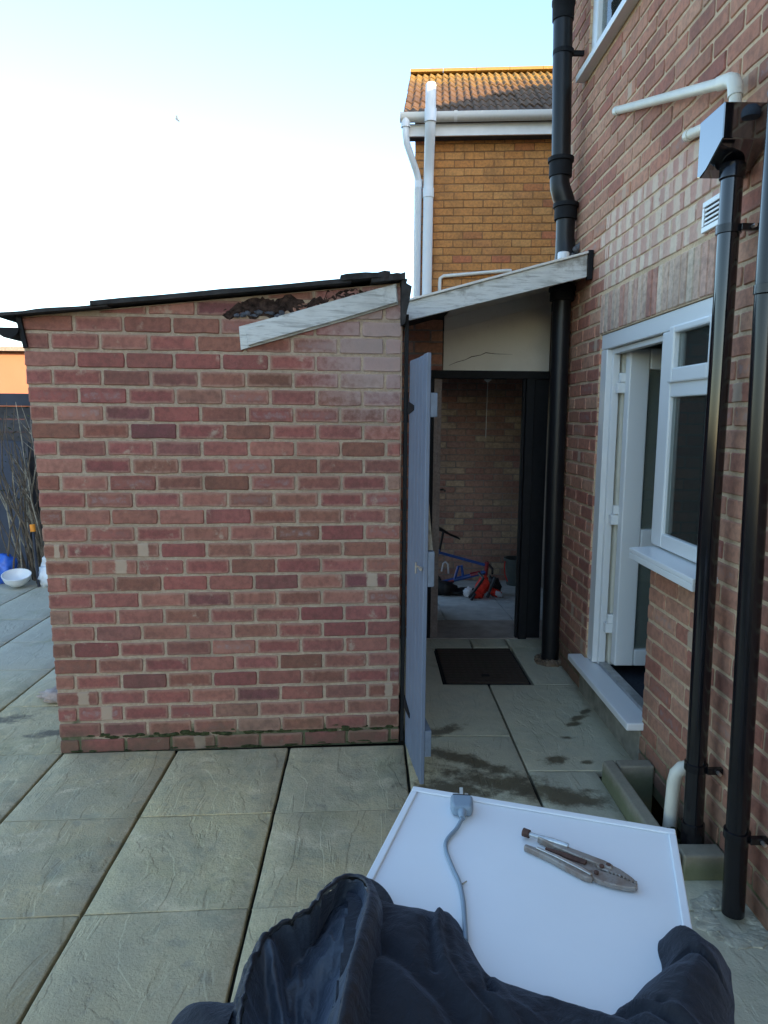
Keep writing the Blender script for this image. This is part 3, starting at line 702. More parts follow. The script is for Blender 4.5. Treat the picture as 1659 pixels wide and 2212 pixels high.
MB().prism([(.95, 4.95, 5.12), (1.05, 4.95, 5.205), (4.6, 4.95, HOUSE_RIDGE), (8.2, 4.95, 5.205), (8.2, 4.95, 5.12)], (0, -31.1, 0)).build('roof', M['felt'], house)  # unseen part: length behind camera and ridge height shaped for the shadow cast
MB().box(1.0, 1.03, -26.1, 4.9, 5.02, 5.115).build('eaves_board', M['white_gutter'], house)
# rooms behind the openings
MB().box(1.365, 3.9, 1.4, 4.65, .14, .186).build('kitchen_floor', M['mat'], house)
MB().box(3.9, 3.95, 1.4, 4.65, .14, 2.45).box(1.365, 3.895, 1.34, 1.395, .14, 2.45).box(1.365, 3.895, 4.655, 4.695, .14, 2.45).box(1.365, 3.895, 1.4, 4.65, 2.40, 2.45).build('kitchen_wall', M['room'], house)
MB().box(1.55, 2.5, 4.15, 4.65, .19, 1.12).build('kitchen_cupboard', M['teal'], house, bevel=.004)
MB().box(2.55, 3.4, 4.05, 4.65, .95, .99).build('worktop', M['room_dark'], house, bevel=.003)
MB().box(3.5, 3.89, 1.5, 4.6, 1.5, 2.2).build('kitchen_cupboard', M['room'], house, bevel=.004)
MB().box(3.45, 3.89, 1.5, 4.6, .19, 1.0).build('kitchen_cupboard', M['room_dark'], house, bevel=.004)
MB().box(1.365, 1.5, 2.57, 3.0, .985, 1.015).build('window_ledge', M['upvc'], house)
lf = MB(); lf.add([(1.345, 3.04, 1.016), (1.36, 2.93, 1.016), (1.37, 2.94, 1.17), (1.35, 3.05, 1.19), (1.347, 3.04, 1.016), (1.362, 2.93, 1.016), (1.372, 2.94, 1.17), (1.352, 3.05, 1.19)], [(0, 1, 2, 3), (7, 6, 5, 4), (0, 4, 5, 1), (1, 5, 6, 2), (2, 6, 7, 3), (3, 7, 4, 0)])
lo = lf.build('leaflet', M['paper']); tag(lo, 'pale blue and white leaflet leaning inside the kitchen window', 'leaflet')
# door and side window frame (one white unit)
F0, F1 = XW+.012, 1.332
df = MB().box(F0, F1, 3.825, 3.918, .228, 1.952).box(F0, F1, 2.574, 3.918, 1.954, 2.033).build('door_frame', M['upvc'], house, bevel=.004)
MB().box(F0+.026, F1-.012, 3.795, 3.823, .228, 1.952).box(F0+.026, F1-.012, 3.105, 3.795, 1.925, 1.952).build('rebate', M['upvc'], df, bevel=.003)
MB().box(1.333, 1.364, 3.79, 3.86, .228, 1.95).build('inner_lining', M['cream_plastic'], df)
MB().box(1.168, 1.355, 3.03, 3.995, .186, .222).build('threshold', M['upvc'], house, bevel=.006)
MB().box(1.285, 1.33, 3.105, 3.82, .2225, .242).build('threshold_strip', plain('worn_aluminium', (.45, .46, .47), .4, .5, .7, var=.2), house, bevel=.002)
win = empty('window', (XW, 2.8, 1.02)); win.parent = house; win.location = WL[win.name]-WL[house.name]
MB().box(F0-.002, F1, 2.99, 3.10, 1.036, 1.952).box(F0-.002, F1, 2.576, 2.618, 1.036, 1.952).box(F0-.002, F1, 2.62, 2.988, 1.036, 1.098).box(F0-.002, F1, 2.62, 2.988, 1.676, 1.742).build('frame', M['upvc'], win, bevel=.006)
MB().box(F0-.016, F1-.01, 2.60, 2.646, 1.735, 1.965).box(F0-.016, F1-.01, 2.952, 3.0, 1.735, 1.965).box(F0-.016, F1-.01, 2.647, 2.951, 1.735, 1.795).box(F0-.016, F1-.01, 2.647, 2.951, 1.936, 1.965).build('sash', M['upvc'], win, bevel=.007)
MB().box(F1+.001, 1.375, 3.0, 3.03, 1.04, 1.95).box(F1+.001, 1.36, 2.576, 3.0, 1.69, 1.73).build('inner_frame', M['upvc'], win, bevel=.004)
MB().box(F0+.014, F0+.02, 2.62, 2.988, 1.10, 1.674).build('pane', M['glass'], win)
MB().box(F0+.008, F0+.014, 2.648, 2.950, 1.797, 1.934).build('pane', M['glass'], win)
MB().hexa([(1.155, 2.46, 1.0), (1.36, 2.46, 1.0), (1.36, 3.085, 1.0), (1.155, 3.085, 1.0)], [(1.155, 2.46, 1.02), (1.36, 2.46, 1.034), (1.36, 3.085, 1.034), (1.155, 3.085, 1.02)]).build('sill', M['upvc'], win, bevel=.004)
MB().box(1.155, 1.168, 2.46, 3.085, .972, 1.0).build('sill_nose', M['upvc'], win, bevel=.003)
door = empty('door', (1.35, 3.73, .25)); door.parent = house; door.location = WL[door.name]-WL[house.name]
LY0, LY1, LX = 3.69, 3.755, 1.335
MB().box(LX, LX+.105, LY0, LY1, .255, 1.945).box(LX+.66, LX+.765, LY0, LY1, .255, 1.945).box(LX+.106, LX+.659, LY0, LY1, 1.84, 1.945).box(LX+.106, LX+.659, LY0, LY1, .90, 1.005).box(LX+.106, LX+.659, LY0, LY1, .255, .345).build('leaf', M['upvc'], door, bevel=.007)
MB().box(LX+.1, LX+.665, 3.715, 3.73, 1.0, 1.845).build('pane', M['hazy_glass'], door)
MB().box(LX+.1, LX+.665, 3.715, 3.73, .34, .905).build('pane', M['hazy_glass'], door)
for z in (.42, 1.02, 1.72):
    MB().box(1.298, 1.345, 3.752, 3.79, z, z+.055).box(1.308, 1.35, 3.748, 3.775, z+.056, z+.105).build('hinge', M['upvc'], door, bevel=.004)
MB().box(LX+.68, LX+.72, 3.66, 3.689, .98, 1.16).build('handle', M['upvc_dull'], door, bevel=.004)
uw = empty('window', (XW, 3.6, 3.57)); uw.parent = house; uw.location = WL[uw.name]-WL[house.name]
MB().box(1.262, 1.33, 4.285, 4.378, 3.57, 4.748).box(1.262, 1.33, 2.952, 3.05, 3.57, 4.748).box(1.262, 1.33, 3.051, 4.284, 3.57, 3.64).box(1.262, 1.33, 3.051, 4.284, 4.66, 4.748).box(1.262, 1.33, 3.52, 3.6, 3.641, 4.659).build('frame', M['upvc'], uw, bevel=.006)
MB().box(1.29, 1.296, 3.05, 3.52, 3.67, 4.66).build('pane', M['glass'], uw); MB().box(1.29, 1.296, 3.60, 4.285, 3.64, 4.66).build('pane', M['glass'], uw)
MB().box(1.19, 1.25, 2.90, 4.42, 3.528, 3.566).build('sill', M['upvc'], uw, bevel=.004)
MB().box(1.345, 1.352, 2.9, 4.37, 3.57, 4.74).build('reflection_backing', M['sky_reflection'], uw)  # added sheet behind the panes, coloured to imitate reflected sky
# air vent
av = empty('air_vent', (XW, 2.66, 2.28)); av.parent = house; av.location = WL[av.name]-WL[house.name]
MB().box(XW-.012, XW+.004, 2.575, 2.745, 2.272, 2.292).box(XW-.012, XW+.004, 2.575, 2.745, 2.362, 2.382).box(XW-.012, XW+.004, 2.575, 2.592, 2.293, 2.361).box(XW-.012, XW+.004, 2.728, 2.745, 2.293, 2.361).build('frame', M['upvc'], av, bevel=.002)
MB().box(XW-.003, XW+.004, 2.593, 2.727, 2.293, 2.361).build('backing', M['black_paint'], av)
for i in range(4):
    MB().box(XW-.010, XW-.0035, 2.5935, 2.7265, 2.297+i*.0165, 2.3055+i*.0165).build('slat', M['upvc'], av, bevel=.0015)
# soil pipe
sp = empty('soil_pipe', (1.17, 4.47, 0)); sp.parent = house; sp.location = WL[sp.name]-WL[house.name]
py = 4.47; rs = .056
MB().tube([(1.095, py, 5.7), (1.112, py, 4.0), (1.136, py, 3.12)], rs, 20).build('pipe', M['soil_pipe'], sp, smooth=True)
MB().tube([(1.134, py, 3.09), (1.132, py, 3.0), (1.136, py, 2.965), (1.155, py, 2.91), (1.172, py, 2.87), (1.176, py, 2.80)], [.058, .058, .060, .062, .060, .058], 20).build('bend', M['soil_pipe'], sp, smooth=True)
MB().tube([(1.178, py, 2.78), (1.18, py, 2.62), (1.178, py, 2.36)], rs, 20).build('pipe', M['soil_pipe'], sp, smooth=True)
for (x, z0, z1, rr) in ((1.135, 3.02, 3.135, .071), (1.176, 2.775, 2.875, .070), (1.176, 2.30, 2.385, .078)):
    MB().lathe((x, py, 0), [(rr-.012, z0), (rr-.003, z0+.003), (rr-.003, z1-.03), (rr+.006, z1-.027), (rr+.006, z1-.004), (rr-.008, z1)], 24).build('collar', M['black_paint'], sp, smooth=True)
MB().lathe((1.115, py, 0), [(.056, 3.885), (.062, 3.89), (.064, 3.97), (.068, 3.975), (.068, 4.0), (.056, 4.003)], 24).build('collar', M['black_paint'], sp, smooth=True)
MB().lathe((1.124, py, 0), [(.056, 3.70), (.061, 3.702), (.061, 3.728), (.056, 3.73)], 24).box(1.17, 1.25, py-.012, py+.012, 3.703, 3.727).build('bracket', M['black_paint'], sp, smooth=True)
MB().tube([(1.176, py, 2.31), (1.178, py, 1.2), (1.19, py, .03)], rs, 20).build('pipe', M['soil_pipe'], sp, smooth=True)
MB().tube([(1.18, py, 2.66), (1.185, py, 2.60), (1.195, py, 2.555), (1.205, py, 2.52)], [.058, .062, .078, .090], 16).build('flashing_cone', M['soil_pipe'], sp, smooth=True)
fl = MB(); r = random.Random(5)
for i in range(10): lump(fl, Vector((1.17+.0085*i, 4.42+r.uniform(-.02, .03), 2.49+.012*i+r.uniform(-.01, .02))), .024, .03, .022, r)
fl.build('lead_flashing', M['lead'], sp)
MB().lathe((1.105, 4.21, 2.468), [(.03, 0), (.033, .01), (.033, .055), (.03, .062)], 18).build('overflow_cap', M['flue_white'], sp, smooth=True)
cb = MB()
for i in range(16):
    a = 2*math.pi*i/16; lump(cb, Vector((1.188+.078*math.cos(a), py+.075*math.sin(a), .012)), r.uniform(.02, .034), r.uniform(.02, .03), r.uniform(.018, .034), r)
cb.build('mortar_collar', plain('crumbling_mortar', (.16, .12, .085), .95, .1, var=.5, scale=30, bump=.8, bdist=.006), sp)
# rainwater hopper, its downpipe, the second downpipe
def bracket(par, c, rr, ylen=.055):
    o = MB().lathe((c[0], c[1], c[2]), [(rr, 0), (rr+.006, .002), (rr+.006, .028), (rr, .03)], 24).build('bracket', M['gloss_black'], par, smooth=True)
    MB().box(c[0]+.02, XW+.001, c[1]-.012-rr, c[1]+.008-rr, c[2]+.004, c[2]+.026).build('bracket_arm', M['gloss_black'], par, bevel=.002)
    MB().tube([(XW-.02, c[1]-rr-.004, c[2]+.015), (XW-.02, c[1]-rr-.032, c[2]+.015)], .006, 8).build('bolt', M['nickel'], par)
d1 = empty('downpipe', (1.17, 2.38, 0)); d1.parent = house; d1.location = WL[d1.name]-WL[house.name]
MB().tube([(1.17, 2.402, 2.36), (1.17, 2.395, 1.2), (1.17, 2.358, .06)], .034, 24).build('pipe', M['pipe_black'], d1, smooth=True)
MB().tube([(1.17, 2.362, .15), (1.17, 2.356, .05)], .040, 24).build('shoe', M['gloss_black'], d1, smooth=True)
bracket(d1, (1.17, 2.402, 2.185), .034); bracket(d1, (1.17, 2.368, .345), .034)
hx0, hx1, hy0, hy1 = 1.092, 1.240, 2.322, 2.488
MB().prism([(hx0, hy0, 2.560), (hx0, hy0, 2.452), (hx0, 2.425, 2.392), (hx0, 2.468, 2.380), (hx0, hy1, 2.386), (hx0, hy1, 2.560)], (hx1-hx0, 0, 0)).build('hopper', M['hopper_black'], d1, bevel=.003)
MB().lathe((1.17, 2.402, 2.355), [(.036, 0), (.040, .004), (.040, .045), (.036, .05)], 20).build('hopper_outlet', M['gloss_black'], d1, smooth=True)
d2 = empty('downpipe', (1.17, 2.08, 0)); d2.parent = house; d2.location = WL[d2.name]-WL[house.name]
MB().tube([(1.17, 2.165, 5.05), (1.17, 2.14, 1.9), (1.17, 2.06, .02)], .034, 24).build('pipe', M['gloss_black'], d2, smooth=True)
bracket(d2, (1.17, 2.072, .27), .034); bracket(d2, (1.17, 2.135, 1.95), .034)
rgm = MB()
for i in range(30):
    a = 2*math.pi*i/30; kk = r.uniform(.85, 1.1); lump(rgm, Vector((1.165+.088*kk*math.cos(a), 2.055+.105*kk*math.sin(a), .0)), r.uniform(.03, .042), r.uniform(.026, .038), r.uniform(.004, .008), r, 9, 6)
rgm.build('cement_ring', plain('pale_cement', (.40, .38, .29), .95, .1, var=.35, scale=20, bump=.7), d2)
# waste pipes discharging into the hopper
wp = empty('waste_pipe', (XW, 2.6, 2.6)); wp.parent = house; wp.location = WL[wp.name]-WL[house.name]
MB().tube([(XW+.03, 3.83, 3.15), (1.238, 3.795, 3.128), (1.175, 2.47, 2.685)], .0195, 18).build('pipe', M['cream_plastic'], wp, smooth=True)
MB().tube([(1.181, 2.56, 2.716), (1.176, 2.475, 2.690), (1.174, 2.445, 2.674), (1.172, 2.428, 2.65), (1.171, 2.42, 2.615)], .0235, 18).build('elbow', M['cream_plastic'], wp, smooth=True)
MB().tube([(1.171, 2.42, 2.64), (1.17, 2.415, 2.54)], .0195, 18).build('pipe', M['cream_plastic'], wp, smooth=True)
MB().tube([(1.240, 3.81, 3.132), (1.2375, 3.755, 3.1135)], .0225, 18).build('socket', M['cream_plastic'], wp, smooth=True)
wq = empty('waste_pipe', (XW, 2.7, 2.6)); wq.parent = house; wq.location = WL[wq.name]-WL[house.name]
MB().tube([(XW+.03, 2.98, 2.70), (1.225, 2.86, 2.668), (1.18, 2.47, 2.575)], .0195, 18).build('pipe', M['cream_plastic'], wq, smooth=True)
MB().tube([(1.236, 2.92, 2.683), (1.226, 2.865, 2.669)], .0225, 18).build('socket', M['cream_plastic'], wq, smooth=True)
MB().lathe((1.215, 2.245, 2.545), [(.028, 0), (.030, .012), (.027, .026), (.018, .036), (.004, .040)], 16).build('pipe_cap', M['gate_back'], house, smooth=True)
wb = empty('waste_pipe', (1.17, 2.5, 0)); wb.parent = house; wb.location = WL[wb.name]-WL[house.name]
MB().tube([(1.165, 2.545, -.15), (1.165, 2.52, .215), (1.170, 2.515, .255), (1.186, 2.512, .276), (1.215, 2.51, .284), (1.26, 2.51, .285)], .026, 18).build('pipe', M['cream_plastic'], wb, smooth=True)

# ------------------------------------------------------------------ gully surround at the foot of the downpipe
gl = thing('gully_surround', 'mossy concrete drain surround at the foot of the downpipe', 'drain surround', (1.13, 2.6, 0))
gx0, gx1, gy0, gy1, gh = 1.03, 1.243, 2.25, 2.945, .095
MB().hexa([(gx0, gy0, -.2), (gx0+.06, gy0, -.2), (gx0+.06, gy1, -.2), (gx0, gy1, -.2)], [(gx0+.006, gy0, gh-.008), (gx0+.055, gy0, gh), (gx0+.055, gy1, gh), (gx0+.006, gy1, gh-.006)]).build('kerb', M['mossy_concrete'], gl, bevel=.008)
MB().box(gx0+.062, gx1, gy1-.065, gy1, -.2, gh).build('kerb', M['mossy_concrete'], gl, bevel=.008)
MB().box(gx0+.062, gx1, gy0, gy0+.075, -.2, gh-.003).build('kerb', M['mossy_concrete'], gl, bevel=.008)
MB().box(gx0+.06, gx1, gy0+.075, gy1-.065, -.20, -.14).build('basin', M['soil'], gl)
lv = MB()
for i in range(90):
    c = Vector((r.uniform(gx0+.07, gx1-.02), r.uniform(gy0+.09, gy1-.09), -.135+r.uniform(0, .03))); a = r.uniform(0, 6.3); s = r.uniform(.008, .02)
    d_ = Vector((math.cos(a), math.sin(a), r.uniform(-.4, .4)))*s; e_ = Vector((-math.sin(a), math.cos(a), r.uniform(-.3, .3)))*s*.5
    lv.add([c-d_, c+e_, c+d_, c-e_], [(0, 1, 2, 3)])
lv.build('dead_leaves', M['leaf'], gl, kind='stuff')
mo = MB()
for i in range(30): lump(mo, Vector((1.135+r.uniform(-.02, .03), 2.47+r.uniform(-.03, .03), .0+r.uniform(0, .04))), .014, .014, .012, r)
mo.build('moss', M['moss'], gl, kind='stuff')
# ------------------------------------------------------------------ covered passage between shed and house
can = thing('passage_canopy', 'lean-to canopy with flaking white fascia and cream boarding over the passage', 'canopy', (.7, 4.1, 2.2))
fb = lambda x: 2.118+(x-.187)*.2502
ft = lambda x: 2.221+(x-.187)*.271
MB().hexa([(.185, 4.10, fb(.185)), (1.2125, 4.10, fb(1.2125)), (1.2125, 4.128, fb(1.2125)), (.185, 4.128, fb(.185))], [(.185, 4.10, ft(.185)), (1.2125, 4.10, ft(1.2125)), (1.2125, 4.128, ft(1.2125)), (.185, 4.128, ft(.185))]).build('fascia', M['white_wood'], can, bevel=.003)
MB().hexa([(.185, 4.085, ft(.185)+.001), (1.2125, 4.085, ft(1.2125)+.001), (1.2125, 4.135, ft(1.2125)+.001), (.185, 4.135, ft(.185)+.001)], [(.185, 4.085, ft(.185)+.014), (1.2125, 4.085, ft(1.2125)+.014), (1.2125, 4.135, ft(1.2125)+.014), (.185, 4.135, ft(.185)+.014)]).build('drip_edge', M['upvc_dull'], can, bevel=.002)
MB().box(1.2135, 1.2435, 4.09, 4.127, 2.36, 2.52).build('end_block', M['black_paint'], can, bevel=.004)
MB().hexa([(.165, 4.129, ft(.165)-.035), (1.244, 4.129, ft(1.244)-.035), (1.244, 4.81, ft(1.244)-.035), (.165, 4.81, ft(.165)-.035)], [(.165, 4.129, ft(.165)-.002), (1.244, 4.129, ft(1.244)-.002), (1.244, 4.81, ft(1.244)-.002), (.165, 4.81, ft(.165)-.002)]).build('roof_deck', M['felt'], can)
MB().hexa([(.165, 4.812, ft(.165)-.035), (1.85, 4.812, ft(1.85)-.035), (1.85, 7.55, ft(1.85)-.035), (.165, 7.55, ft(.165)-.035)], [(.165, 4.812, ft(.165)-.002), (1.85, 4.812, ft(1.85)-.002), (1.85, 7.55, ft(1.85)-.002), (.165, 7.55, ft(.165)-.002)]).build('roof_deck', M['felt'], can)
MB().hexa([(.505, 4.129, ft(.505)-.048), (1.243, 4.129, ft(1.243)-.048), (1.243, 4.98, ft(1.243)-.048), (.505, 4.98, ft(.505)-.048)], [(.505, 4.129, ft(.505)-.0365), (1.243, 4.129, ft(1.243)-.0365), (1.243, 4.98, ft(1.243)-.0365), (.505, 4.98, ft(.505)-.0365)]).build('soffit', M['cream_board'], can)
MB().prism([(.507, 5.0, 1.912), (1.243, 5.0, 1.912), (1.243, 5.0, 2.371), (.507, 5.0, 2.177)], (0, .02, 0)).build('board', M['cream_board'], can)
MB().prism([(.507, 4.982, 2.173), (1.243, 4.982, 2.367), (1.243, 4.982, 2.47), (.507, 4.982, 2.275)], (0, .0175, 0)).build('board', M['cream_board'], can, bevel=.002)
MB().tube([(.545, 4.9995, 1.945), (.60, 4.9995, 1.968), (.66, 4.9995, 1.985), (.70, 4.9995, 2.005), (.765, 4.9995, 2.018), (.80, 4.9995, 2.034), (.86, 4.9995, 2.027), (.985, 4.9995, 2.024)], [.0008, .002, .0018, .003, .002, .003, .0018, .0005], 6).build('crack', M['charred'], can)
fr_ = thing('passage_doorway', 'black painted door frame of the dark passage', 'doorway', (.77, 5.0, 0))
MB().box(.40, 1.243, 4.965, 5.05, 1.856, 1.91).build('lintel', M['black_paint'], fr_, bevel=.004)
MB().box(.40, .446, 4.97, 5.05, 0, 1.855).build('jamb', M['black_paint'], fr_, bevel=.004)
MB().box(1.082, 1.142, 4.955, 5.05, .0, 1.855).build('jamb', M['black_paint'], fr_, bevel=.004)
MB().box(1.066, 1.0815, 4.985, 5.03, .0, 1.855).build('door_stop', M['black_paint'], fr_, bevel=.002)
MB().box(1.143, 1.243, 4.985, 5.02, .0, 1.855).build('side_panel', M['black_paint'], fr_, bevel=.002)
pw_ = thing('passage_walls', 'dim brick walls lining the covered passage', 'wall', (1.0, 6.5, 0))
MB().box(.28, .398, 5.06, 6.15, -.25, 2.3).box(.28, .398, 6.151, 7.299, 1.85, 2.3).box(.28, .398, 7.3, 7.4, -.25, 2.3).box(1.752, 1.85, 4.81, 7.4, -.25, 2.62).box(.28, 1.85, 7.406, 7.5, -.25, 2.62).build('mortar_wall', M['alley_mortar'], pw_)  # unseen gap in the left wall added to let daylight in
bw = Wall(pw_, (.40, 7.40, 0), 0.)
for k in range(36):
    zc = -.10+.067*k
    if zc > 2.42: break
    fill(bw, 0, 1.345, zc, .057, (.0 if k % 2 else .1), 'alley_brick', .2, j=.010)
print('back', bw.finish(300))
MB().box(.19, .50, 5.0055, 5.1, -.05, 2.25).build('mortar_wall', M['alley_mortar'], pw_)
pr = Wall(pw_, (.19, 5.0, 0), 0.)
for k in range(29):
    zc = .036+CO*k
    fill(pr, 0, .31 if zc > 1.88 else .205, zc, .066, (.0 if k % 2 else .1125), 'house_brick', .225)
pr.finish(24)
MB().box(1.365, 1.75, 4.812, 4.9, -.2, 2.5).build('mortar_wall', M['alley_mortar'], pw_)
# ceiling light with pull cord inside
pc = thing('light_pull', 'white ceiling pull switch with long cord inside the passage', 'pull switch', (1.15, 6.9, 1.9))
MB().lathe((1.13, 6.9, 1.93), [(.028, .06), (.035, .055), (.035, .02), (.01, 0)], 14).build('switch', M['upvc_dull'], pc, smooth=True)
MB().tube([(1.13, 6.9, 1.93), (1.125, 6.9, 1.40)], .0025, 6).build('cord', M['upvc_dull'], pc)
MB().box(1.06, 1.2, 6.86, 6.94, 1.992, 2.36).build('batten', M['black_paint'], pc)
# inner grey door leaf folded back into the passage
idr = thing('grey_door', 'dark grey door folded back inside the passage doorway', 'door', (.46, 5.1, 0))
MB().hexa([(.448, 5.07, .035), (.572, 5.94, .0), (.548, 5.945, .0), (.424, 5.075, .035)], [(.448, 5.07, 1.845), (.572, 5.94, 1.845), (.548, 5.945, 1.845), (.424, 5.075, 1.845)]).build('leaf', M['grey_door'], idr, bevel=.003)
MB().tube([(.575, 5.80, 1.0), (.60, 5.80, 1.0), (.61, 5.78, 1.0), (.61, 5.70, 1.0)], .008, 10).build('handle', M['black_plastic'], idr, smooth=True)
# ------------------------------------------------------------------ gate opened towards the yard
gate = thing('wooden_gate', 'open blue-grey boarded gate hinged at the shed corner', 'gate', (.2, 3.1, 0))
gf, gn = Vector((.176, 3.21, 0)), Vector((.221, 2.81, 0)); gd = (gn-gf).normalized(); gp_ = Vector((-gd.y, gd.x, 0))   # gp_: towards the house (+x)
if gp_.x < 0: gp_ = -gp_
Lg = (gn-gf).length; zb, zt = .045, 1.832
def gpt(a, t, z): 
    q = gf+gd*a+gp_*t; return Vector((q.x, q.y, z))
nbd = 5
for i in range(nbd):
    a0, a1 = Lg*i/nbd+.0028, Lg*(i+1)/nbd-.0028; dz = rng.uniform(-.004, .004)
    MB().hexa([gpt(a0, 0, zb+dz), gpt(a1, 0, zb+dz), gpt(a1, .018, zb+dz), gpt(a0, .018, zb+dz)], [gpt(a0, 0, zt+dz*.5), gpt(a1, 0, zt+dz*.5), gpt(a1, .018, zt+dz*.5), gpt(a0, .018, zt+dz*.5)]).build('board', M['gate_paint'], gate, bevel=.003)
for z0, z1 in ((.17, .285), (.90, 1.045), (1.585, 1.68)):
    MB().hexa([gpt(.02, .0185, z0), gpt(Lg-.004, .0185, z0), gpt(Lg-.004, .046, z0), gpt(.02, .046, z0)], [gpt(.02, .0185, z1), gpt(Lg-.004, .0185, z1), gpt(Lg-.004, .046, z1), gpt(.02, .046, z1)]).build('ledge', M['gate_back'], gate, bevel=.003)
MB().prism([gpt(Lg-.05, .0187, 1.05), gpt(Lg-.02, .0187, 1.05), gpt(.10, .0187, 1.58), gpt(.05, .0187, 1.58)], gp_*.022).build('brace', M['stem'], gate)
MB().prism([gpt(-.02, -.004, 1.655), gpt(.13, -.004, 1.635), gpt(.13, -.004, 1.615), gpt(-.02, -.004, 1.595)], gp_*.0035).build('hinge', M['black_paint'], gate)
MB().prism([gpt(-.02, -.004, .275), gpt(.13, -.004, .245), gpt(.13, -.004, .225), gpt(-.02, -.004, .215)], gp_*.0035).build('hinge', M['black_paint'], gate)
lt = MB().tube([gpt(Lg-.03, -.012, .975), gpt(Lg+.002, -.012, .975)], .006, 8)
lt.tube([gpt(Lg-.022, -.002, .975), gpt(Lg-.022, -.03, .985)], .005, 8); lt.tube([gpt(Lg-.022, -.028, 1.0), gpt(Lg-.022, -.028, .955)], .004, 8)
lt.build('latch', M['nickel'], gate)
MB().box(.160, .176, 3.325, 3.40, 0, 2.05).build('gate_post', M['black_paint'], gate, bevel=.002)  # black post also fills the gap that is dark with shade
MB().tube([(.168, 3.335, 1.70), (.168, 3.335, 1.56)], .012, 10).build('hinge_pin', M['black_paint'], gate)

# ------------------------------------------------------------------ things inside the passage
bike = thing('bicycle', 'blue and red bicycle without front wheel standing in the passage', 'bicycle', (.95, 6.75, -.1))
by = 6.72; zb_ = zf(by)
st, bbk, hd = Vector((.675, by, .30)), Vector((.60, by, .02)), Vector((1.13, by, .16))
MB().tube([st, hd+Vector((-.01, 0, .02))], .014, 10).build('top_tube', M['bike_blue'], bike, smooth=True)
MB().tube([bbk+Vector((.1, 0, -.02)), hd+Vector((0, 0, -.05))], .021, 10).build('down_tube', M['bike_blue'], bike, smooth=True)
MB().tube([bbk+Vector((.09, -.002, -.026)), bbk+Vector((.22, -.002, .006))], .0222, 10).build('down_tube_band', M['bike_red'], bike, smooth=True)
MB().tube([hd+Vector((-.15, -.001, -.08)), hd+Vector((-.05, -.001, -.058))], .0222, 10).build('down_tube_band', M['bike_red'], bike, smooth=True)
MB().tube([hd+Vector((0, 0, -.08)), hd+Vector((.012, 0, .05))], .021, 12).build('head_tube', M['bike_red'], bike, smooth=True)
MB().tube([bbk, st+Vector((.0, 0, .03))], .015, 10).build('seat_tube', M['bike_blue'], bike, smooth=True)
MB().tube([st, st+Vector((.035, 0, .20))], .012, 10).build('seat_post', M['bike_black'], bike, smooth=True)
sd_ = MB(); sdl = []
for (x, wd, z, h) in ((-.11, .07, .03, .05), (-.07, .075, .03, .05), (-.02, .055, .01, .035), (.05, .028, -.03, .025), (.13, .018, -.065, .022), (.155, .008, -.08, .012)): sdl.append((x, wd, z, h))
vs_, fs = [], []
c0 = st+Vector((.045, 0, .21))
for (x, wd, z, h) in sdl:
    for i in range(10):
        a = 2*math.pi*i/10; vs_.append(c0+Vector((x, wd*math.cos(a), z+h*.5*math.sin(a))))
for j in range(len(sdl)-1):
    for i in range(10): fs.append((j*10+i, j*10+(i+1) % 10, (j+1)*10+(i+1) % 10, (j+1)*10+i))
fs += [tuple(range(10))[::-1], tuple(50+i for i in range(10))]
sd_.add(vs_, fs).build('saddle', M['bike_black'], bike, smooth=True)
MB().tube([hd+Vector((0, 0, -.08)), hd+Vector((-.02, -.05, -.12)), hd+Vector((-.10, -.055, -.25))], .013, 8).tube([hd+Vector((-.02, .03, -.12)), hd+Vector((-.10, .035, -.25))], .013, 8).build('fork', M['bike_black'], bike, smooth=True)
MB().tube([hd+Vector((.012, 0, .05)), hd+Vector((.03, 0, .01))], .012, 8).tube([hd+Vector((.03, -.2, -.02)), hd+Vector((.05, -.1, .0)), hd+Vector((.03, 0, .02)), hd+Vector((.05, .1, .0))], .011, 8).build('handlebar', M['bike_black'], bike, smooth=True)
def wheel(c, R_, par):
    t = MB(); pts = [c+Vector((R_*math.cos(2*math.pi*i/28), 0, R_*math.sin(2*math.pi*i/28))) for i in range(29)]
    t.tube(pts, .018, 8, False).build('tyre', M['tyre'], par, smooth=True)
    MB().tube([c+(q-c)*.92 for q in pts], .007, 6, False).build('rim', M['bike_black'], par)
    s = MB()
    for i in range(0, 28, 2): s.tube([c, c+(pts[i]-c)*.92], .0012, 4)
    s.build('spokes', M['nickel'], par)
wheel(Vector((.38, by, zb_+.27)), .25, bike)
MB().lathe((0, 0, 0), [(.075, -.004), (.08, 0), (.075, .004)], 20).build('chainring', M['bike_black'], bike)
o = bpy.data.objects['chainring']; WL['chainring'] = bbk; o.location = Vector((.62, by-.03, .02))-WL[bike.name]; o.rotation_euler = (math.pi/2, 0, 0)
MB().tube([(.70, by-.02, .12), (.715, by-.03, .20), (.735, by-.03, .215), (.76, by-.03, .19), (.768, by-.02, .10)], .009, 8).build('cable_loop', M['white_cloth'], bike, smooth=True)
MB().tube([(.83, by-.02, .05), (.86, by-.03, .17), (.89, by-.03, .18), (.91, by-.02, .07)], .014, 8).build('cable_loop', M['bike_blue'], bike, smooth=True)
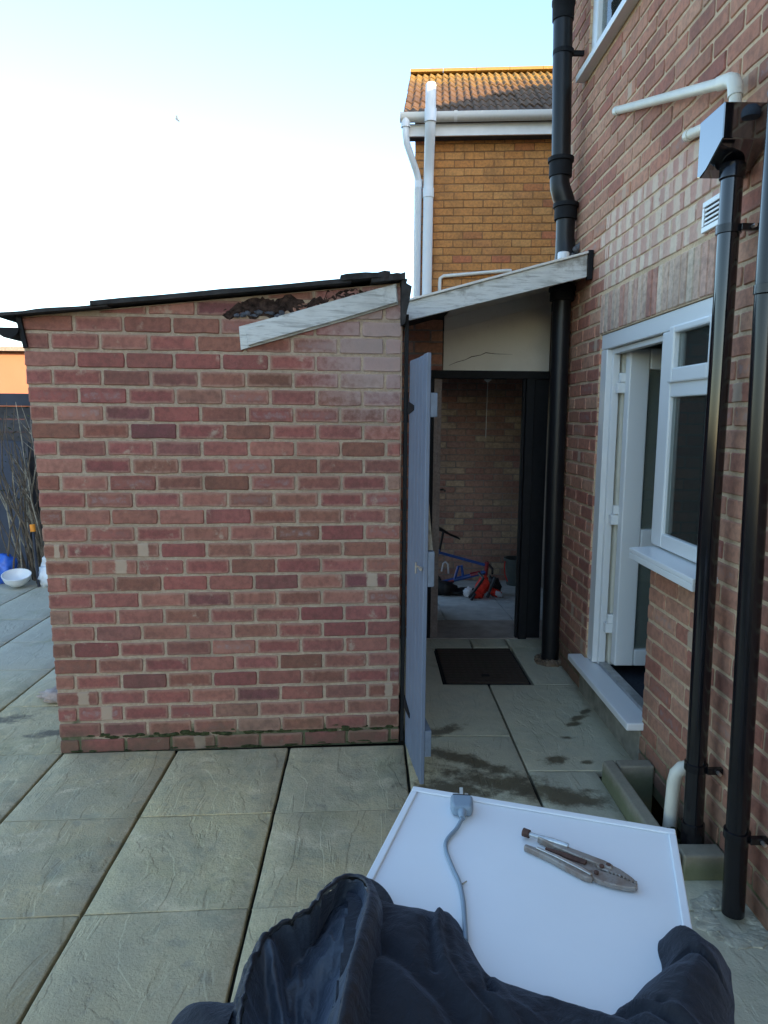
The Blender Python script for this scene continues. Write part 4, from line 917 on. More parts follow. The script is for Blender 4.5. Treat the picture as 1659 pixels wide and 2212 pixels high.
def blobmesh(name, parts, mat, par=None, sub=2, jit=.12, seed=1):
    import bmesh
    bm = bmesh.new(); rr = random.Random(seed)
    for (c, s, ro) in parts:
        m = Matrix.Translation(c) @ Matrix.Rotation(ro[2], 4, 'Z') @ Matrix.Rotation(ro[0], 4, 'X') @ Matrix.Rotation(ro[1], 4, 'Y') @ Matrix.Diagonal((*s, 1))
        g_ = bmesh.ops.create_icosphere(bm, subdivisions=3, radius=1)
        ph = [rr.uniform(0, 6) for _ in range(6)]
        for v in g_['verts']:
            p = v.co.copy(); k = 1+jit*(math.sin(5*p.x+ph[0])*math.sin(6*p.y+ph[1])+.6*math.sin(11*p.z+ph[2]+4*p.x)+.4*math.sin(17*p.y+ph[3]-9*p.z)); v.co = m @ (p*k)
    me = bpy.data.meshes.new(name); bm.to_mesh(me); bm.free(); me.materials.append(M[mat]); me.polygons.foreach_set('use_smooth', [True]*len(me.polygons))
    c = Vector(parts[0][0]); me.transform(Matrix.Translation(-c)); return link(name, me, par, c)
bag = thing('red_bag', 'crumpled red and white bag with black straps on the passage floor', 'bag', (1.06, 6.5, -.08))
zq = zf(6.5)
blobmesh('body', [(Vector((1.06, 6.50, zq+.10)), (.055, .06, .11), (0, .45, 0))], 'red_cloth', bag, jit=.14, seed=2)
blobmesh('flap', [(Vector((1.18, 6.50, zq+.045)), (.085, .05, .035), (0, .5, 0))], 'red_cloth', bag, jit=.2, seed=3)
blobmesh('pocket', [(Vector((.93, 6.47, zq+.05)), (.045, .045, .05), (0, 0, 0))], 'white_cloth', bag, jit=.15, seed=4)
blobmesh('pocket', [(Vector((1.215, 6.47, zq+.035)), (.04, .04, .025), (0, .6, 0))], 'white_cloth', bag, jit=.15, seed=5)
blobmesh('lower_panel', [(Vector((1.0, 6.46, zq+.03)), (.07, .05, .03), (0, 0, 0))], 'red_cloth', bag, jit=.2, seed=6)
MB().tube([(.93, 6.40, zq+.02), (.99, 6.40, zq+.10), (1.06, 6.41, zq+.20), (1.03, 6.5, zq+.23)], .014, 8).tube([(1.10, 6.40, zq+.02), (1.13, 6.40, zq+.12), (1.17, 6.43, zq+.20)], .014, 8).tube([(.95, 6.36, zq-.0), (.94, 6.33, zq+.015), (.98, 6.38, zq+.06)], .013, 8).build('strap', M['black_plastic'], bag, smooth=True)
blobmesh('dark_pouch', [(Vector((.72, 6.6, zq+.06)), (.12, .08, .07), (0, .1, 0))], 'bike_black', bag, jit=.2, seed=8)
blobmesh('black_pouch', [(Vector((1.20, 6.62, zf(6.6)+.09)), (.06, .06, .09), (0, -.3, 0)), (Vector((.90, 6.60, zf(6.6)+.03)), (.16, .06, .035), (0, 0, .2))], 'bike_black', bag, jit=.22, seed=17)
bk = thing('bucket', 'dark grey plastic bucket by the passage back wall', 'bucket', (1.52, 7.15, zf(7.15)))
MB().lathe((1.52, 7.15, zf(7.15)), [(.095, 0), (.10, .01), (.125, .26), (.135, .262), (.135, .28), (.12, .28), (.10, .03)], 24).build('body', M['bucket'], bk, smooth=True)
MB().tube([(1.395, 7.12, zf(7.15)+.25), (1.38, 7.08, zf(7.15)+.20), (1.385, 7.05, zf(7.15)+.12), (1.41, 7.04, zf(7.15)+.06)], .006, 8).build('handle', M['red_cloth'], bk, smooth=True)

# ------------------------------------------------------------------ neighbouring orange brick house
fa = R(-5.0); fd = Vector((math.cos(fa), math.sin(fa), 0)); fi = Vector((-math.sin(fa), math.cos(fa), 0)); fo = Vector((.49, 8.4, 0))
T = lambda u, v, z: fo+fd*u+fi*v+Vector((0, 0, z))
nh = thing('orange_brick_house', 'neighbouring orange brick house with pantiled roof, white gutter and fascia', 'house', (2.5, 11, 0))
def tb(mb, u0, u1, v0, v1, z0, z1): return mb.hexa([T(u0, v0, z0), T(u1, v0, z0), T(u1, v1, z0), T(u0, v1, z0)], [T(u0, v0, z1), T(u1, v0, z1), T(u1, v1, z1), T(u0, v1, z1)])
wl = tb(MB(), .0, 5.5, .006, .12, -.1, 4.74); tb(wl, .0, .12, .125, 3.8, -.1, 4.74); tb(wl, 5.38, 5.5, .125, 3.8, -.1, 4.74); tb(wl, .125, 5.375, 3.68, 3.8, -.1, 4.74)
wl.build('mortar_wall', M['orange_mortar'], nh)
MB().prism([T(.06, .12, 4.74), T(.06, 3.8, 4.74), T(.06, 1.9, 6.12)], fd*.06).build('gable', M['orange_mortar'], nh)
ow = Wall(nh, fo, fa)
for k in range(57):
    zc = .04+.0855*k
    if zc > 4.70: break
    fill(ow, 0, 3.3, zc, .0745, (.0 if k % 2 else .11), 'orange_brick', .22, j=.008)
print('orange', ow.finish(260))
tb(MB(), -.10, 5.6, -.15, .0, 4.645, 4.655).build('soffit', M['fence'], nh)  # dark wood colour paints in the shade under the eaves
tb(MB(), -.10, 5.6, -.178, -.152, 4.635, 4.76).build('fascia', M['white_gutter'], nh)
gg = [T(-.16, -.245+.062*math.cos(math.pi+math.pi*i/10), 4.835+.085*math.sin(math.pi+math.pi*i/10)) for i in range(11)]+[T(-.16, -.245+.055*math.cos(math.pi+math.pi*i/10), 4.835+.078*math.sin(math.pi+math.pi*i/10)) for i in range(10, -1, -1)]
MB().prism(gg, fd*5.8).build('gutter', M['grimy_gutter'], nh, smooth=True)
for u in (.42, 1.6):
    MB().prism([T(u, -.245+.066*math.cos(math.pi+math.pi*i/10), 4.84+.09*math.sin(math.pi+math.pi*i/10)) for i in range(11)], fd*.035).build('gutter_clip', M['white_gutter'], nh)
sl_a = math.atan2(1.33, 2.08); sl_l = math.hypot(1.33, 2.08)
MB().hexa([T(-.08, -.14, 4.79), T(5.6, -.14, 4.79), T(5.6, 1.9, 6.115), T(-.08, 1.9, 6.115)], [T(-.08, -.14, 4.82), T(5.6, -.14, 4.82), T(5.6, 1.9, 6.15), T(-.08, 1.9, 6.15)]).hexa([T(-.08, 1.9, 6.115), T(5.6, 1.9, 6.115), T(5.6, 3.95, 4.79), T(-.08, 3.95, 4.79)], [T(-.08, 1.9, 6.15), T(5.6, 1.9, 6.15), T(5.6, 3.95, 4.82), T(-.08, 3.95, 4.82)]).build('roof_deck', M['tile'], nh)
def pantile():
    nu = 24; W_, Ln, th = .262, .39, .014; V, Fc = [], []
    for iv in (0, 1, 2):
        for t_ in (0, 1):
            for iu in range(nu+1):
                x = W_*iu/nu; ph = 2*math.pi*iu/(nu/3); z = .013*math.sin(ph)+.003*math.sin(2*ph)
                V.append((x, Ln*iv/2, z+(th if t_ else 0)-.0*iv))
    n1 = nu+1
    for iv in (0, 1):
        b, tp, b2, t2 = iv*2*n1, iv*2*n1+n1, (iv+1)*2*n1, (iv+1)*2*n1+n1
        for i in range(nu):
            Fc.append((tp+i, tp+i+1, t2+i+1, t2+i)); Fc.append((b+i+1, b+i, b2+i, b2+i+1))
    for i in range(nu): Fc.append((i, i+1, n1+i+1, n1+i))
    Fc += [(0, n1, 3*n1, 2*n1), (2*n1, 3*n1, 5*n1, 4*n1), (nu, 2*n1+nu, 3*n1+nu, n1+nu), (2*n1+nu, 4*n1+nu, 5*n1+nu, 3*n1+nu)]
    me = bpy.data.meshes.new('roof_tile'); me.from_pydata(V, [], Fc); me.update(); me.materials.append(M['tile'])
    me.polygons.foreach_set('use_smooth', [True]*len(me.polygons)); me.set_sharp_from_angle(angle=R(50)); return me
ptm = pantile(); rows_t, gauge = 8, sl_l/8.0
for rI in range(rows_t):
    for cI in range(17):
        d_ = rI*gauge; v = -.195+d_*math.cos(sl_a); z = 4.845+d_*math.sin(sl_a)
        o = link('roof_tile', ptm, nh, T(-.13+cI*.256+rng.uniform(-.003, .003), v, z+.012+rng.uniform(-.004, .004)))
        o.rotation_mode = 'XYZ'; o.rotation_euler = Matrix.Rotation(fa, 3, 'Z').to_euler()
        o.rotation_euler = (Matrix.Rotation(fa, 3, 'Z') @ Matrix.Rotation(sl_a-.045+rng.uniform(-.01, .01), 3, 'X')).to_euler()
for i in range(13):
    u0 = -.13+i*.44
    rp = MB(); pts = [T(u0, 1.89+.12*math.cos(a), 6.17+.075*math.sin(a)) for a in [math.pi*j/8 for j in range(9)]]
    rp.prism(pts, fd*.435).build('ridge_tile', M['tile'], nh, smooth=True)
dpn = empty('downpipe', T(.05, -.06, 0)); dpn.parent = nh; dpn.location = WL[dpn.name]-WL[nh.name]
MB().tube([T(-.10, -.245, 4.78), T(-.10, -.245, 4.64), T(-.085, -.235, 4.54), T(.02, -.10, 4.29), T(.045, -.06, 4.20), T(.045, -.055, .0)], .036, 14).build('pipe', M['flue_white'], dpn, smooth=True)
MB().tube([T(.045, -.055, 4.22), T(.045, -.055, 4.13)], .043, 14).build('collar', M['flue_white'], dpn, smooth=True)
MB().tube([T(-.10, -.245, 4.82), T(-.10, -.245, 4.70)], .05, 14).build('outlet', M['flue_white'], dpn, smooth=True)
vpn = empty('vent_pipe', T(.16, -.08, 0)); vpn.parent = nh; vpn.location = WL[vpn.name]-WL[nh.name]
MB().tube([T(.155, -.08, .0), T(.155, -.08, 4.20), T(.158, -.11, 4.36), T(.165, -.32, 4.62), T(.168, -.375, 4.72), T(.168, -.375, 5.06)], .056, 18).build('pipe', M['flue_white'], vpn, smooth=True)
MB().tube([T(.155, -.08, 4.12), T(.155, -.08, 4.02)], .064, 18).build('collar', M['flue_white'], vpn, smooth=True)
MB().tube([T(.168, -.375, 4.70), T(.168, -.375, 4.83)], .064, 18).build('collar', M['flue_white'], vpn, smooth=True)
MB().lathe(T(.168, -.375, 5.055), [(.056, 0), (.058, .01), (.05, .03), (.02, .04)], 18).build('cap', M['flue_white'], vpn, smooth=True)
MB().tube([T(.30, -.03, 2.7), T(.30, -.03, 3.12), T(.305, -.03, 3.16), T(.34, -.03, 3.185), T(1.05, -.03, 3.24), T(1.10, .0, 3.245)], .02, 12).build('waste_pipe', M['upvc_dull'], nh, smooth=True)

# ------------------------------------------------------------------ far left of the yard
ph_ = thing('peach_house', 'sunlit peach rendered house far behind the garden fence', 'house', (-11.5, 21, 0))
MB().box(-18, -8.2, 20, 27, 0, 3.28).build('wall', M['pink_render'], ph_)
MB().hexa([(-18.3, 19.7, 3.285), (-7.9, 19.7, 3.285), (-7.9, 27.3, 3.6), (-18.3, 27.3, 3.6)], [(-18.3, 19.7, 3.40), (-7.9, 19.7, 3.40), (-7.9, 27.3, 3.72), (-18.3, 27.3, 3.72)]).build('roof', M['roof_grey'], ph_)
fe = thing('garden_fence', 'dark horizontal board fence at the back of the yard', 'fence', (-3.5, 7.6, 0))
for i in range(12):
    z0 = .05+i*.135
    MB().box(-5.6, -1.7, 7.60+(.012 if i % 2 else 0), 7.622+(.012 if i % 2 else 0), z0, z0+.134).build('board', M['fence'], fe, bevel=.003)
MB().box(-5.6, -1.7, 7.575, 7.66, 1.672, 1.80).build('top_rail', M['slate'], fe, bevel=.004)
for x in (-5.55, -3.6, -1.75): MB().box(x-.04, x+.04, 7.64, 7.72, 0, 1.67).build('post', M['fence'], fe, bevel=.004)
bs = thing('blue_sheet', 'dark blue sheet leaning against the fence behind the bare shrub', 'sheet', (-3.9, 7.4, 0))
MB().hexa([(-4.6, 7.25, 0), (-3.52, 7.25, 0), (-3.52, 7.27, 0), (-4.6, 7.27, 0)], [(-4.6, 7.50, 1.38), (-3.60, 7.50, 1.30), (-3.60, 7.52, 1.30), (-4.6, 7.52, 1.38)]).build('panel', M['slate'], bs, bevel=.004)
MB().hexa([(-3.515, 7.248, 0), (-3.48, 7.248, 0), (-3.48, 7.272, 0), (-3.515, 7.272, 0)], [(-3.595, 7.498, 1.30), (-3.56, 7.498, 1.30), (-3.56, 7.522, 1.30), (-3.595, 7.522, 1.30)]).build('edge_strip', M['fence'], bs)
sh = thing('bare_shrub', 'bare twiggy shrub fanning up beside the shed', 'shrub', (-3.15, 6.75, 0))
r = random.Random(11)
for i in range(34):
    b0 = Vector((-3.20+r.uniform(-.14, .20), 6.75+r.uniform(-.15, .2), 0)); h = r.uniform(1.1, 1.75); lean = r.uniform(-.42, .16)
    pts = []; wob = r.uniform(-.12, .12)
    for k_ in range(7):
        f_ = k_/6; pts.append(b0+Vector((lean*f_**1.2+wob*math.sin(f_*5+i), r.uniform(-.02, .02)+.15*f_*(r.random()-.5), h*f_)))
    rr = r.uniform(.006, .014); m_ = MB().tube(pts, [rr*(1-.75*k_/6) for k_ in range(7)], 6)
    for q in range(2):
        k_ = r.randint(3, 5); p0 = pts[k_]; m_.tube([p0, p0+Vector((r.uniform(-.16, .14), r.uniform(-.05, .05), r.uniform(.12, .3)))], [rr*.4, rr*.15], 5)
    m_.build('stem', M['stem_dark' if i % 3 else 'stem'], sh, smooth=True)
lvs = MB()
for i in range(90):
    c = Vector((-3.3+r.uniform(-.3, .25), 6.75+r.uniform(-.15, .15), r.uniform(.75, 1.65))); a = r.uniform(0, 6.3); s = r.uniform(.012, .03)
    d_ = Vector((math.cos(a), math.sin(a), r.uniform(-.6, .6)))*s; e_ = Vector((-math.sin(a), math.cos(a), .2))*s*.4; lvs.add([c-d_, c+e_, c+d_, c-e_], [(0, 1, 2, 3)])
lvs.build('leaves', M['moss'], sh, kind='stuff')
bo = MB().lathe((-3.24, 6.47, 0.0), [(.02, .0), (.066, .017), (.106, .053), (.122, .10), (.126, .113), (.119, .114), (.10, .06), (.06, .023), (.013, .013)], 28).build('white_bowl', M['white_bowl'], None, smooth=True)
bo.rotation_euler = (R(14), R(5), 0); bo.location.z = .02; tag(bo, 'white plastic bowl tipped on the paving at the foot of the shrub', 'bowl')
b1 = blobmesh('plastic_bag', [(Vector((-3.46, 6.66, .13)), (.12, .1, .14), (0, .2, 0)), (Vector((-3.56, 6.62, .07)), (.09, .09, .08), (0, 0, 0))], 'blue_bag', None, jit=.16, seed=21); tag(b1, 'crumpled blue plastic bag left of the white bowl', 'bag')
b2 = blobmesh('plastic_bag', [(Vector((-2.98, 6.55, .09)), (.10, .09, .10), (0, .2, 0)), (Vector((-3.01, 6.6, .24)), (.045, .045, .12), (0, .35, 0))], 'white_bag', None, jit=.18, seed=22); tag(b2, 'crumpled white plastic bag against the shed side', 'bag')
tl = thing('garden_tool', 'small orange topped garden tool standing among the shrub stems', 'tool', (-3.08, 6.5, 0))
MB().tube([(-3.06, 6.5, .0), (-3.083, 6.5, .52)], .012, 10).build('shaft', M['slate'], tl, smooth=True); MB().tube([(-3.083, 6.5, .52), (-3.088, 6.5, .585)], .024, 12).build('head', M['orange'], tl, smooth=True)
stn = blobmesh('broken_stone', [(Vector((-1.70, 3.83, .03)), (.12, .08, .035), (0, .05, .1))], 'stone', None, jit=.2, seed=31); tag(stn, 'broken pale pink stone lying beside the shed corner', 'stone')
bd = thing('flying_bird', 'small dark bird high in the pale sky', 'bird', (-7.67, 30, 13.2))
bc = Vector((-7.67, 30, 13.2))
blobmesh('body', [(bc, (.09, .03, .03), (0, .5, 0))], 'bird', bd, jit=.02)
MB().hexa([bc+Vector((-.05, 0, .01)), bc+Vector((.03, 0, .0)), bc+Vector((.0, -.02, .14)), bc+Vector((-.05, -.02, .14))], [bc+Vector((-.05, .01, .01)), bc+Vector((.03, .01, .0)), bc+Vector((.0, -.01, .14)), bc+Vector((-.05, -.01, .14))]).build('wing', M['bird'], bd)
MB().hexa([bc+Vector((-.04, 0, -.01)), bc+Vector((.04, 0, -.01)), bc+Vector((.10, -.02, -.1)), bc+Vector((.05, -.02, -.1))], [bc+Vector((-.04, .01, -.01)), bc+Vector((.04, .01, -.01)), bc+Vector((.10, -.01, -.1)), bc+Vector((.05, -.01, -.1))]).build('wing', M['bird'], bd)

# ------------------------------------------------------------------ white appliance, plug, pliers
app = thing('white_appliance', 'white undercounter fridge with raised rim standing in the yard', 'appliance', (.24, .98, 0))
A0, A1 = Vector((.091, 1.329, 0)), Vector((.552, 1.177, 0)); ax = (A1-A0).normalized(); ay = Vector((ax.y, -ax.x, 0)); AW = (A1-A0).length; AD = .50
ap = lambda a, b, z: Vector(((A0+ax*a+ay*b).x, (A0+ax*a+ay*b).y, z))
def abx(mb, a0, a1, b0, b1, z0, z1): return mb.hexa([ap(a0, b0, z0), ap(a1, b0, z0), ap(a1, b1, z0), ap(a0, b1, z0)], [ap(a0, b0, z1), ap(a1, b0, z1), ap(a1, b1, z1), ap(a0, b1, z1)])
abx(MB(), .006, AW-.006, .01, AD-.05, .03, .823).build('cabinet', M['enamel'], app, bevel=.006)
abx(MB(), .006, AW-.006, AD-.047, AD-.005, .05, .82).build('door', M['enamel'], app, bevel=.008)
abx(MB(), 0, AW, 0, AD, .824, .850).build('worktop', M['enamel'], app, bevel=.005, seg=3)
rim = abx(MB(), .0, AW, .0, .016, .8503, .8545); abx(rim, .0, .013, .0165, AD, .8503, .8545); abx(rim, AW-.013, AW, .0165, AD, .8503, .8545)
rim.build('rim', M['enamel'], app, bevel=.005, seg=3)
for a, b in ((.04, .04), (AW-.04, .04), (.04, AD-.1), (AW-.04, AD-.1)): MB().lathe(ap(a, b, 0), [(.018, 0), (.018, .03)], 12).build('foot', M['black_plastic'], app)
plug = thing('mains_plug', 'grey three-pin mains plug on its cable lying on the white appliance', 'plug', (.176, 1.25, .86))
pcn = Vector((.177, 1.247, .8505)); pd = Vector((.10, .99, 0)).normalized(); ps = Vector((pd.y, -pd.x, 0))
pp = lambda a, b, z: pcn+ps*a*.84+pd*b*.84+Vector((0, 0, z*.6))
MB().prism([pp(-.021, -.030, 0), pp(.021, -.030, 0), pp(.025, -.01, 0), pp(.025, .022, 0), pp(-.025, .022, 0), pp(-.025, -.01, 0)], Vector((0, 0, .022))).build('body', M['grey_plastic'], plug, bevel=.006, seg=3)
MB().prism([pp(-.020, .0223, .006), pp(.020, .0223, .006), pp(.020, .0223, .032), pp(-.020, .0223, .032)], pd*.004).build('face', M['black_plastic'], plug)
for a, z, L in ((-.012, .012, .021), (.012, .012, .021), (.0, .026, .027)):
    MB().prism([pp(a-.004, .0265, z-.002), pp(a+.004, .0265, z-.002), pp(a+.004, .0265, z+.005), pp(a-.004, .0265, z+.005)], pd*L).build('pin', M['brass'], plug, bevel=.0006)
ctrl = [pp(0, -.02, .02), pp(0, -.045, .014), Vector((.160, 1.18, .856)), Vector((.138, 1.145, .8545)), Vector((.1335, 1.115, .8545)), Vector((.139, 1.07, .8545)), Vector((.1455, 1.03, .8545)), Vector((.146, .99, .8545)), Vector((.142, .94, .857)), Vector((.138, .90, .859))]
def spline(P, n=8):
    out = []
    for i in range(len(P)-1):
        p0, p1, p2, p3 = P[max(i-1, 0)], P[i], P[i+1], P[min(i+2, len(P)-1)]
        for k_ in range(n):
            t = k_/n; out.append(.5*((2*p1)+(p2-p0)*t+(2*p0-5*p1+4*p2-p3)*t*t+(3*p1-p0-3*p2+p3)*t**3))
    return out+[P[-1]]
MB().tube(spline(ctrl), .0036, 10).build('cable', M['grey_plastic'], plug, smooth=True)
MB().tube([pp(0, -.028, .018), pp(0, -.05, .0135)], [.009, .0055], 12).build('cord_grip', M['grey_plastic'], plug, smooth=True)
tw = MB().tube([(.150, 1.03, .8525), (.158, 1.036, .8535)], [.0015, .001], 6).build('twig', M['stem']); tag(tw, 'tiny brown twig lying beside the grey cable', 'twig')
pl = thing('locking_pliers', 'worn steel locking pliers lying on the white appliance', 'pliers', (.34, 1.08, .851))
def flat(name, pts, z0, z1, mat, bev=.002, par=None):
    return MB().prism([Vector((x, y, z0)) for x, y in pts], Vector((0, 0, z1-z0))).build(name, M[mat], par or pl, bevel=bev)
flat('fixed_handle', [(.294, 1.140), (.298, 1.1445), (.330, 1.119), (.365, 1.092), (.390, 1.073), (.400, 1.061), (.394, 1.052), (.372, 1.068), (.345, 1.089), (.318, 1.113)], .852, .864, 'worn_steel')
flat('upper_jaw', [(.374, 1.080), (.393, 1.070), (.409, 1.053), (.4205, 1.032), (.4245, 1.018), (.416, 1.024), (.404, 1.036), (.388, 1.047), (.374, 1.060)], .853, .862, 'worn_steel')
flat('lower_jaw', [(.352, 1.050), (.366, 1.055), (.386, 1.045), (.404, 1.033), (.417, 1.021), (.423, 1.013), (.417, 1.008), (.402, 1.010), (.382, 1.017), (.364, 1.028), (.354, 1.040)], .8525, .8615, 'worn_steel')
flat('lower_handle', [(.2655, 1.1165), (.270, 1.1225), (.300, 1.103), (.330, 1.079), (.352, 1.058), (.362, 1.045), (.357, 1.031), (.345, 1.036), (.326, 1.056), (.302, 1.083), (.280, 1.1045)], .8515, .862, 'worn_steel')
flat('inner_body', [(.318, 1.112), (.345, 1.090), (.374, 1.068), (.380, 1.050), (.366, 1.050), (.350, 1.060), (.330, 1.081), (.310, 1.098)], .8512, .858, 'worn_steel', .001)
flat('handle_edge', [(.284, 1.108), (.288, 1.111), (.318, 1.086), (.347, 1.056), (.359, 1.038), (.355, 1.036), (.338, 1.055), (.312, 1.082)], .8622, .8642, 'nickel', .001)
flat('release_lever', [(.300, 1.109), (.303, 1.113), (.330, 1.098), (.362, 1.076), (.356, 1.068), (.326, 1.088)], .855, .862, 'rust', .001)
MB().tube([(.2815, 1.1535, .8605), (.3005, 1.1405, .861), (.318, 1.128, .8625), (.340, 1.111, .864)], [.004, .0042, .0054, .0046], 12).build('adjusting_barrel', M['nickel'], pl, smooth=True)
MB().tube([(.2740, 1.1590, .8605), (.2835, 1.1522, .8605)], [.0075, .0072], 12).build('adjusting_screw', M['rust'], pl)
for (x, y) in ((.380, 1.058), (.366, 1.042), (.392, 1.061)): MB().lathe((x, y, .8612), [(.0036, 0), (.0042, .0035), (.003, .0045)], 12).build('rivet', M['rust'], pl)
th_ = MB()
for i in range(8):
    f_ = i/7; q = Vector((.388, 1.046, .8545)).lerp(Vector((.421, 1.019, .8545)), f_); th_.box(q.x-.0013, q.x+.0013, q.y-.003, q.y+.003, .8535, .8626, rot=R(-40))
th_.build('teeth', M['worn_steel'], pl)
# ------------------------------------------------------------------ jacket thrown over the front of the appliance
OUT = [(-.31, .66), (-.242, .735), (-.231, .800), (-.195, .806), (-.160, .798), (-.158, .848), (-.138, .922), (-.110, .942), (-.080, .957), (-.064, .993), (-.038, 1.012), (-.004, 1.004), (.026, .989), (.056, .972), (.083, .970), (.097, .966), (.112, .963), (.130, .954), (.139, .92), (.149, .872), (.162, .838), (.193, .826), (.237, .803), (.270, .787), (.304, .777), (.315, .792), (.328, .795), (.346, .812), (.370, .834), (.396, .846), (.404, .898), (.424, .914), (.452, .906), (.470, .890), (.476, .872), (.490, .856), (.476, .828), (.464, .795), (.450, .772), (.430, .72), (.40, .64), (.30, .56), (.0, .50), (-.31, .52)]
def seg_dist(P, poly, closed=True):
    n = len(poly); d = np.full(len(P), 1e9); near = np.zeros_like(P)
    for i in range(n if closed else n-1):
        a = np.array(poly[i]); b = np.array(poly[(i+1) % n]); ab = b-a; t = np.clip(((P-a)@ab)/max(ab@ab, 1e-12), 0, 1); q = a+t[:, None]*ab
        dd = np.hypot(*(P-q).T); m = dd < d; d[m] = dd[m]; near[m] = q[m]
    return d, near
def inside(P, poly):
    x, y = P[:, 0], P[:, 1]; c = np.zeros(len(P), bool); n = len(poly)
    for i in range(n):
        x0, y0 = poly[i]; x1, y1 = poly[(i+1) % n]
        if y0 == y1: continue
        m = ((y0 > y) != (y1 > y)) & (x < (x1-x0)*(y-y0)/(y1-y0)+x0); c ^= m
    return c
ST = .0032
gx_ = np.arange(-.315, .50, ST); gy_ = np.arange(.50, 1.02, ST); NX, NY = len(gx_), len(gy_)
PX = np.stack(np.meshgrid(gx_, gy_), -1).reshape(-1, 2)
# round the corners of the outline a little
op = np.array(OUT)
for _ in range(2): op = np.stack([.75*op+.25*np.roll(op, -1, 0), .25*op+.75*np.roll(op, -1, 0)], 1).reshape(-1, 2)
OUTS = [tuple(q) for q in op]
ins = inside(PX, OUTS); dist, near = seg_dist(PX, OUTS)
insg = ins.reshape(NY, NX); keepv = np.zeros((NY, NX), bool)
cell = insg[:-1, :-1] | insg[1:, :-1] | insg[:-1, 1:] | insg[1:, 1:]
for dy in (0, 1):
    for dx in (0, 1): keepv[dy:NY-1+dy, dx:NX-1+dx] |= cell
edge = keepv.ravel() & ~ins; PX[edge] = near[edge]; dist[edge] = 0
def ridge(pts, w, amp, prof=2.): 
    d, _ = seg_dist(PX, pts, False); return amp*np.exp(-(d/w)**prof)
from mathutils import noise as mnoise
def vnoise(P, s, seed):
    q = P*s; ox = seed*7.31; nf = mnoise.noise
    return np.array([nf((u_*.8+v_*.6+ox, v_*.8-u_*.6-ox, ox*.37)) for u_, v_ in q.tolist()])*.62
x, y = PX[:, 0], PX[:, 1]
rise = 1-np.exp(-dist/.020); rise2 = 1-np.exp(-dist/.055)
base = .853+.012*rise+.030*rise2
over = 1/(1+np.exp((x+.075)/.018))            # left of the appliance edge the cloth hangs lower

flat0 = base.copy(); base += ridge([(.058, .90), (.05, .85), (.055, .78)], .045, .012)
base += ridge([(.385, .80), (.36, .75), (.33, .68)], .055, .022)
base += ridge([(.20, .72), (.30, .70)], .06, -.012)
# folds in the body
base += ridge([(.104, .93), (.097, .885), (.100, .823), (.113, .785), (.14, .74)], .0075, .0115)
base += ridge([(.096, .958), (.090, .92), (.084, .87), (.085, .81)], .008, -.009)
base += ridge([(.120, .945), (.118, .90), (.118, .84), (.128, .79)], .008, .006)
base += ridge([(.133, .898), (.141, .83), (.150, .78), (.175, .73)], .010, .010)
base += ridge([(.156, .838), (.152, .81), (.153, .785)], .006, -.019)
base += ridge([(.163, .83), (.161, .80), (.175, .765), (.21, .73)], .009, .007)
base += ridge([(.02, .845), (.062, .795), (.095, .752), (.12, .70)], .014, -.012)
base += ridge([(.02, .80), (.06, .755), (.10, .69)], .018, .009)
base += ridge([(.233, .793), (.277, .765), (.292, .735), (.30, .69)], .012, .008)
base += ridge([(.305, .775), (.313, .755), (.318, .71)], .007, -.011)
base += ridge([(.318, .792), (.328, .778), (.345, .762)], .007, .006)
base += ridge([(.312, .770), (.336, .752), (.350, .728), (.36, .69)], .007, -.014)
base += ridge([(.333, .785), (.343, .765), (.352, .752)], .005, -.011)
base += ridge([(.34, .75), (.365, .73), (.385, .70)], .008, .006)
# cuff band at the right sleeve end
CUFF = [(.392, .840), (.398, .842), (.424, .842), (.443, .818), (.452, .795), (.50, .79), (.51, .93), (.395, .925)]
cuffm = inside(PX, CUFF)
base += ridge([(.392, .838), (.424, .840), (.442, .815), (.450, .795)], .004, -.006)
base += np.where(cuffm, .006*(1-np.exp(-dist/.004)), 0)+ridge([(.43, .875), (.455, .84), (.45, .80)], .045, .016)
base = flat0+(base-flat0)*(1-np.exp(-(dist/.016)**1.5))*.9
base += (.0048*(.5-2*np.abs(vnoise(PX*np.array([1., .6]), 19, 41)))+.0016*(.5-2*np.abs(vnoise(PX, 60, 42))))*rise
base += .0025*vnoise(PX, 38, 1)*rise + .007*vnoise(PX, 14, 2)*rise2 + .0012*vnoise(PX, 120, 4)
ap_in = ((x-A0.x)*ax.x+(y-A0.y)*ax.y > -.004) & ((x-A0.x)*ax.x+(y-A0.y)*ax.y < AW+.004) & ((x-A0.x)*ay.x+(y-A0.y)*ay.y < AD+.004)
base = np.where(ap_in, np.maximum(base, .8535+.012*rise), base)
Z = base
jk = thing('dark_jacket', 'dark navy jacket with gathered hood thrown over the white appliance', 'jacket', (.1, .75, .85))
idx = -np.ones(NX*NY, int); allf = []
SLV_L = [(-.32, .50), (-.158, .50), (-.157, .80), (-.20, .83), (-.32, .83)]
SLV_R = [(.306, .785), (.318, .74), (.35, .64), (.50, .60), (.50, .95), (.40, .95)]
HOOD = [(-.157, .50), (-.157, .86), (-.14, .95), (-.07, 1.0), (-.045, 1.03), (-.03, .99), (-.028, .93), (-.03, .86), (-.04, .731), (-.05, .50)]
cj, ci = np.nonzero(cell)
cc = np.stack([gx_[ci]+ST/2, gy_[cj]+ST/2], 1)
reg = np.zeros(len(cc), int); reg[inside(cc, HOOD)] = 9; reg[inside(cc, SLV_L)] = 3; reg[inside(cc, SLV_R)] = 4; reg[inside(cc, CUFF)] = 5
hood_o = None
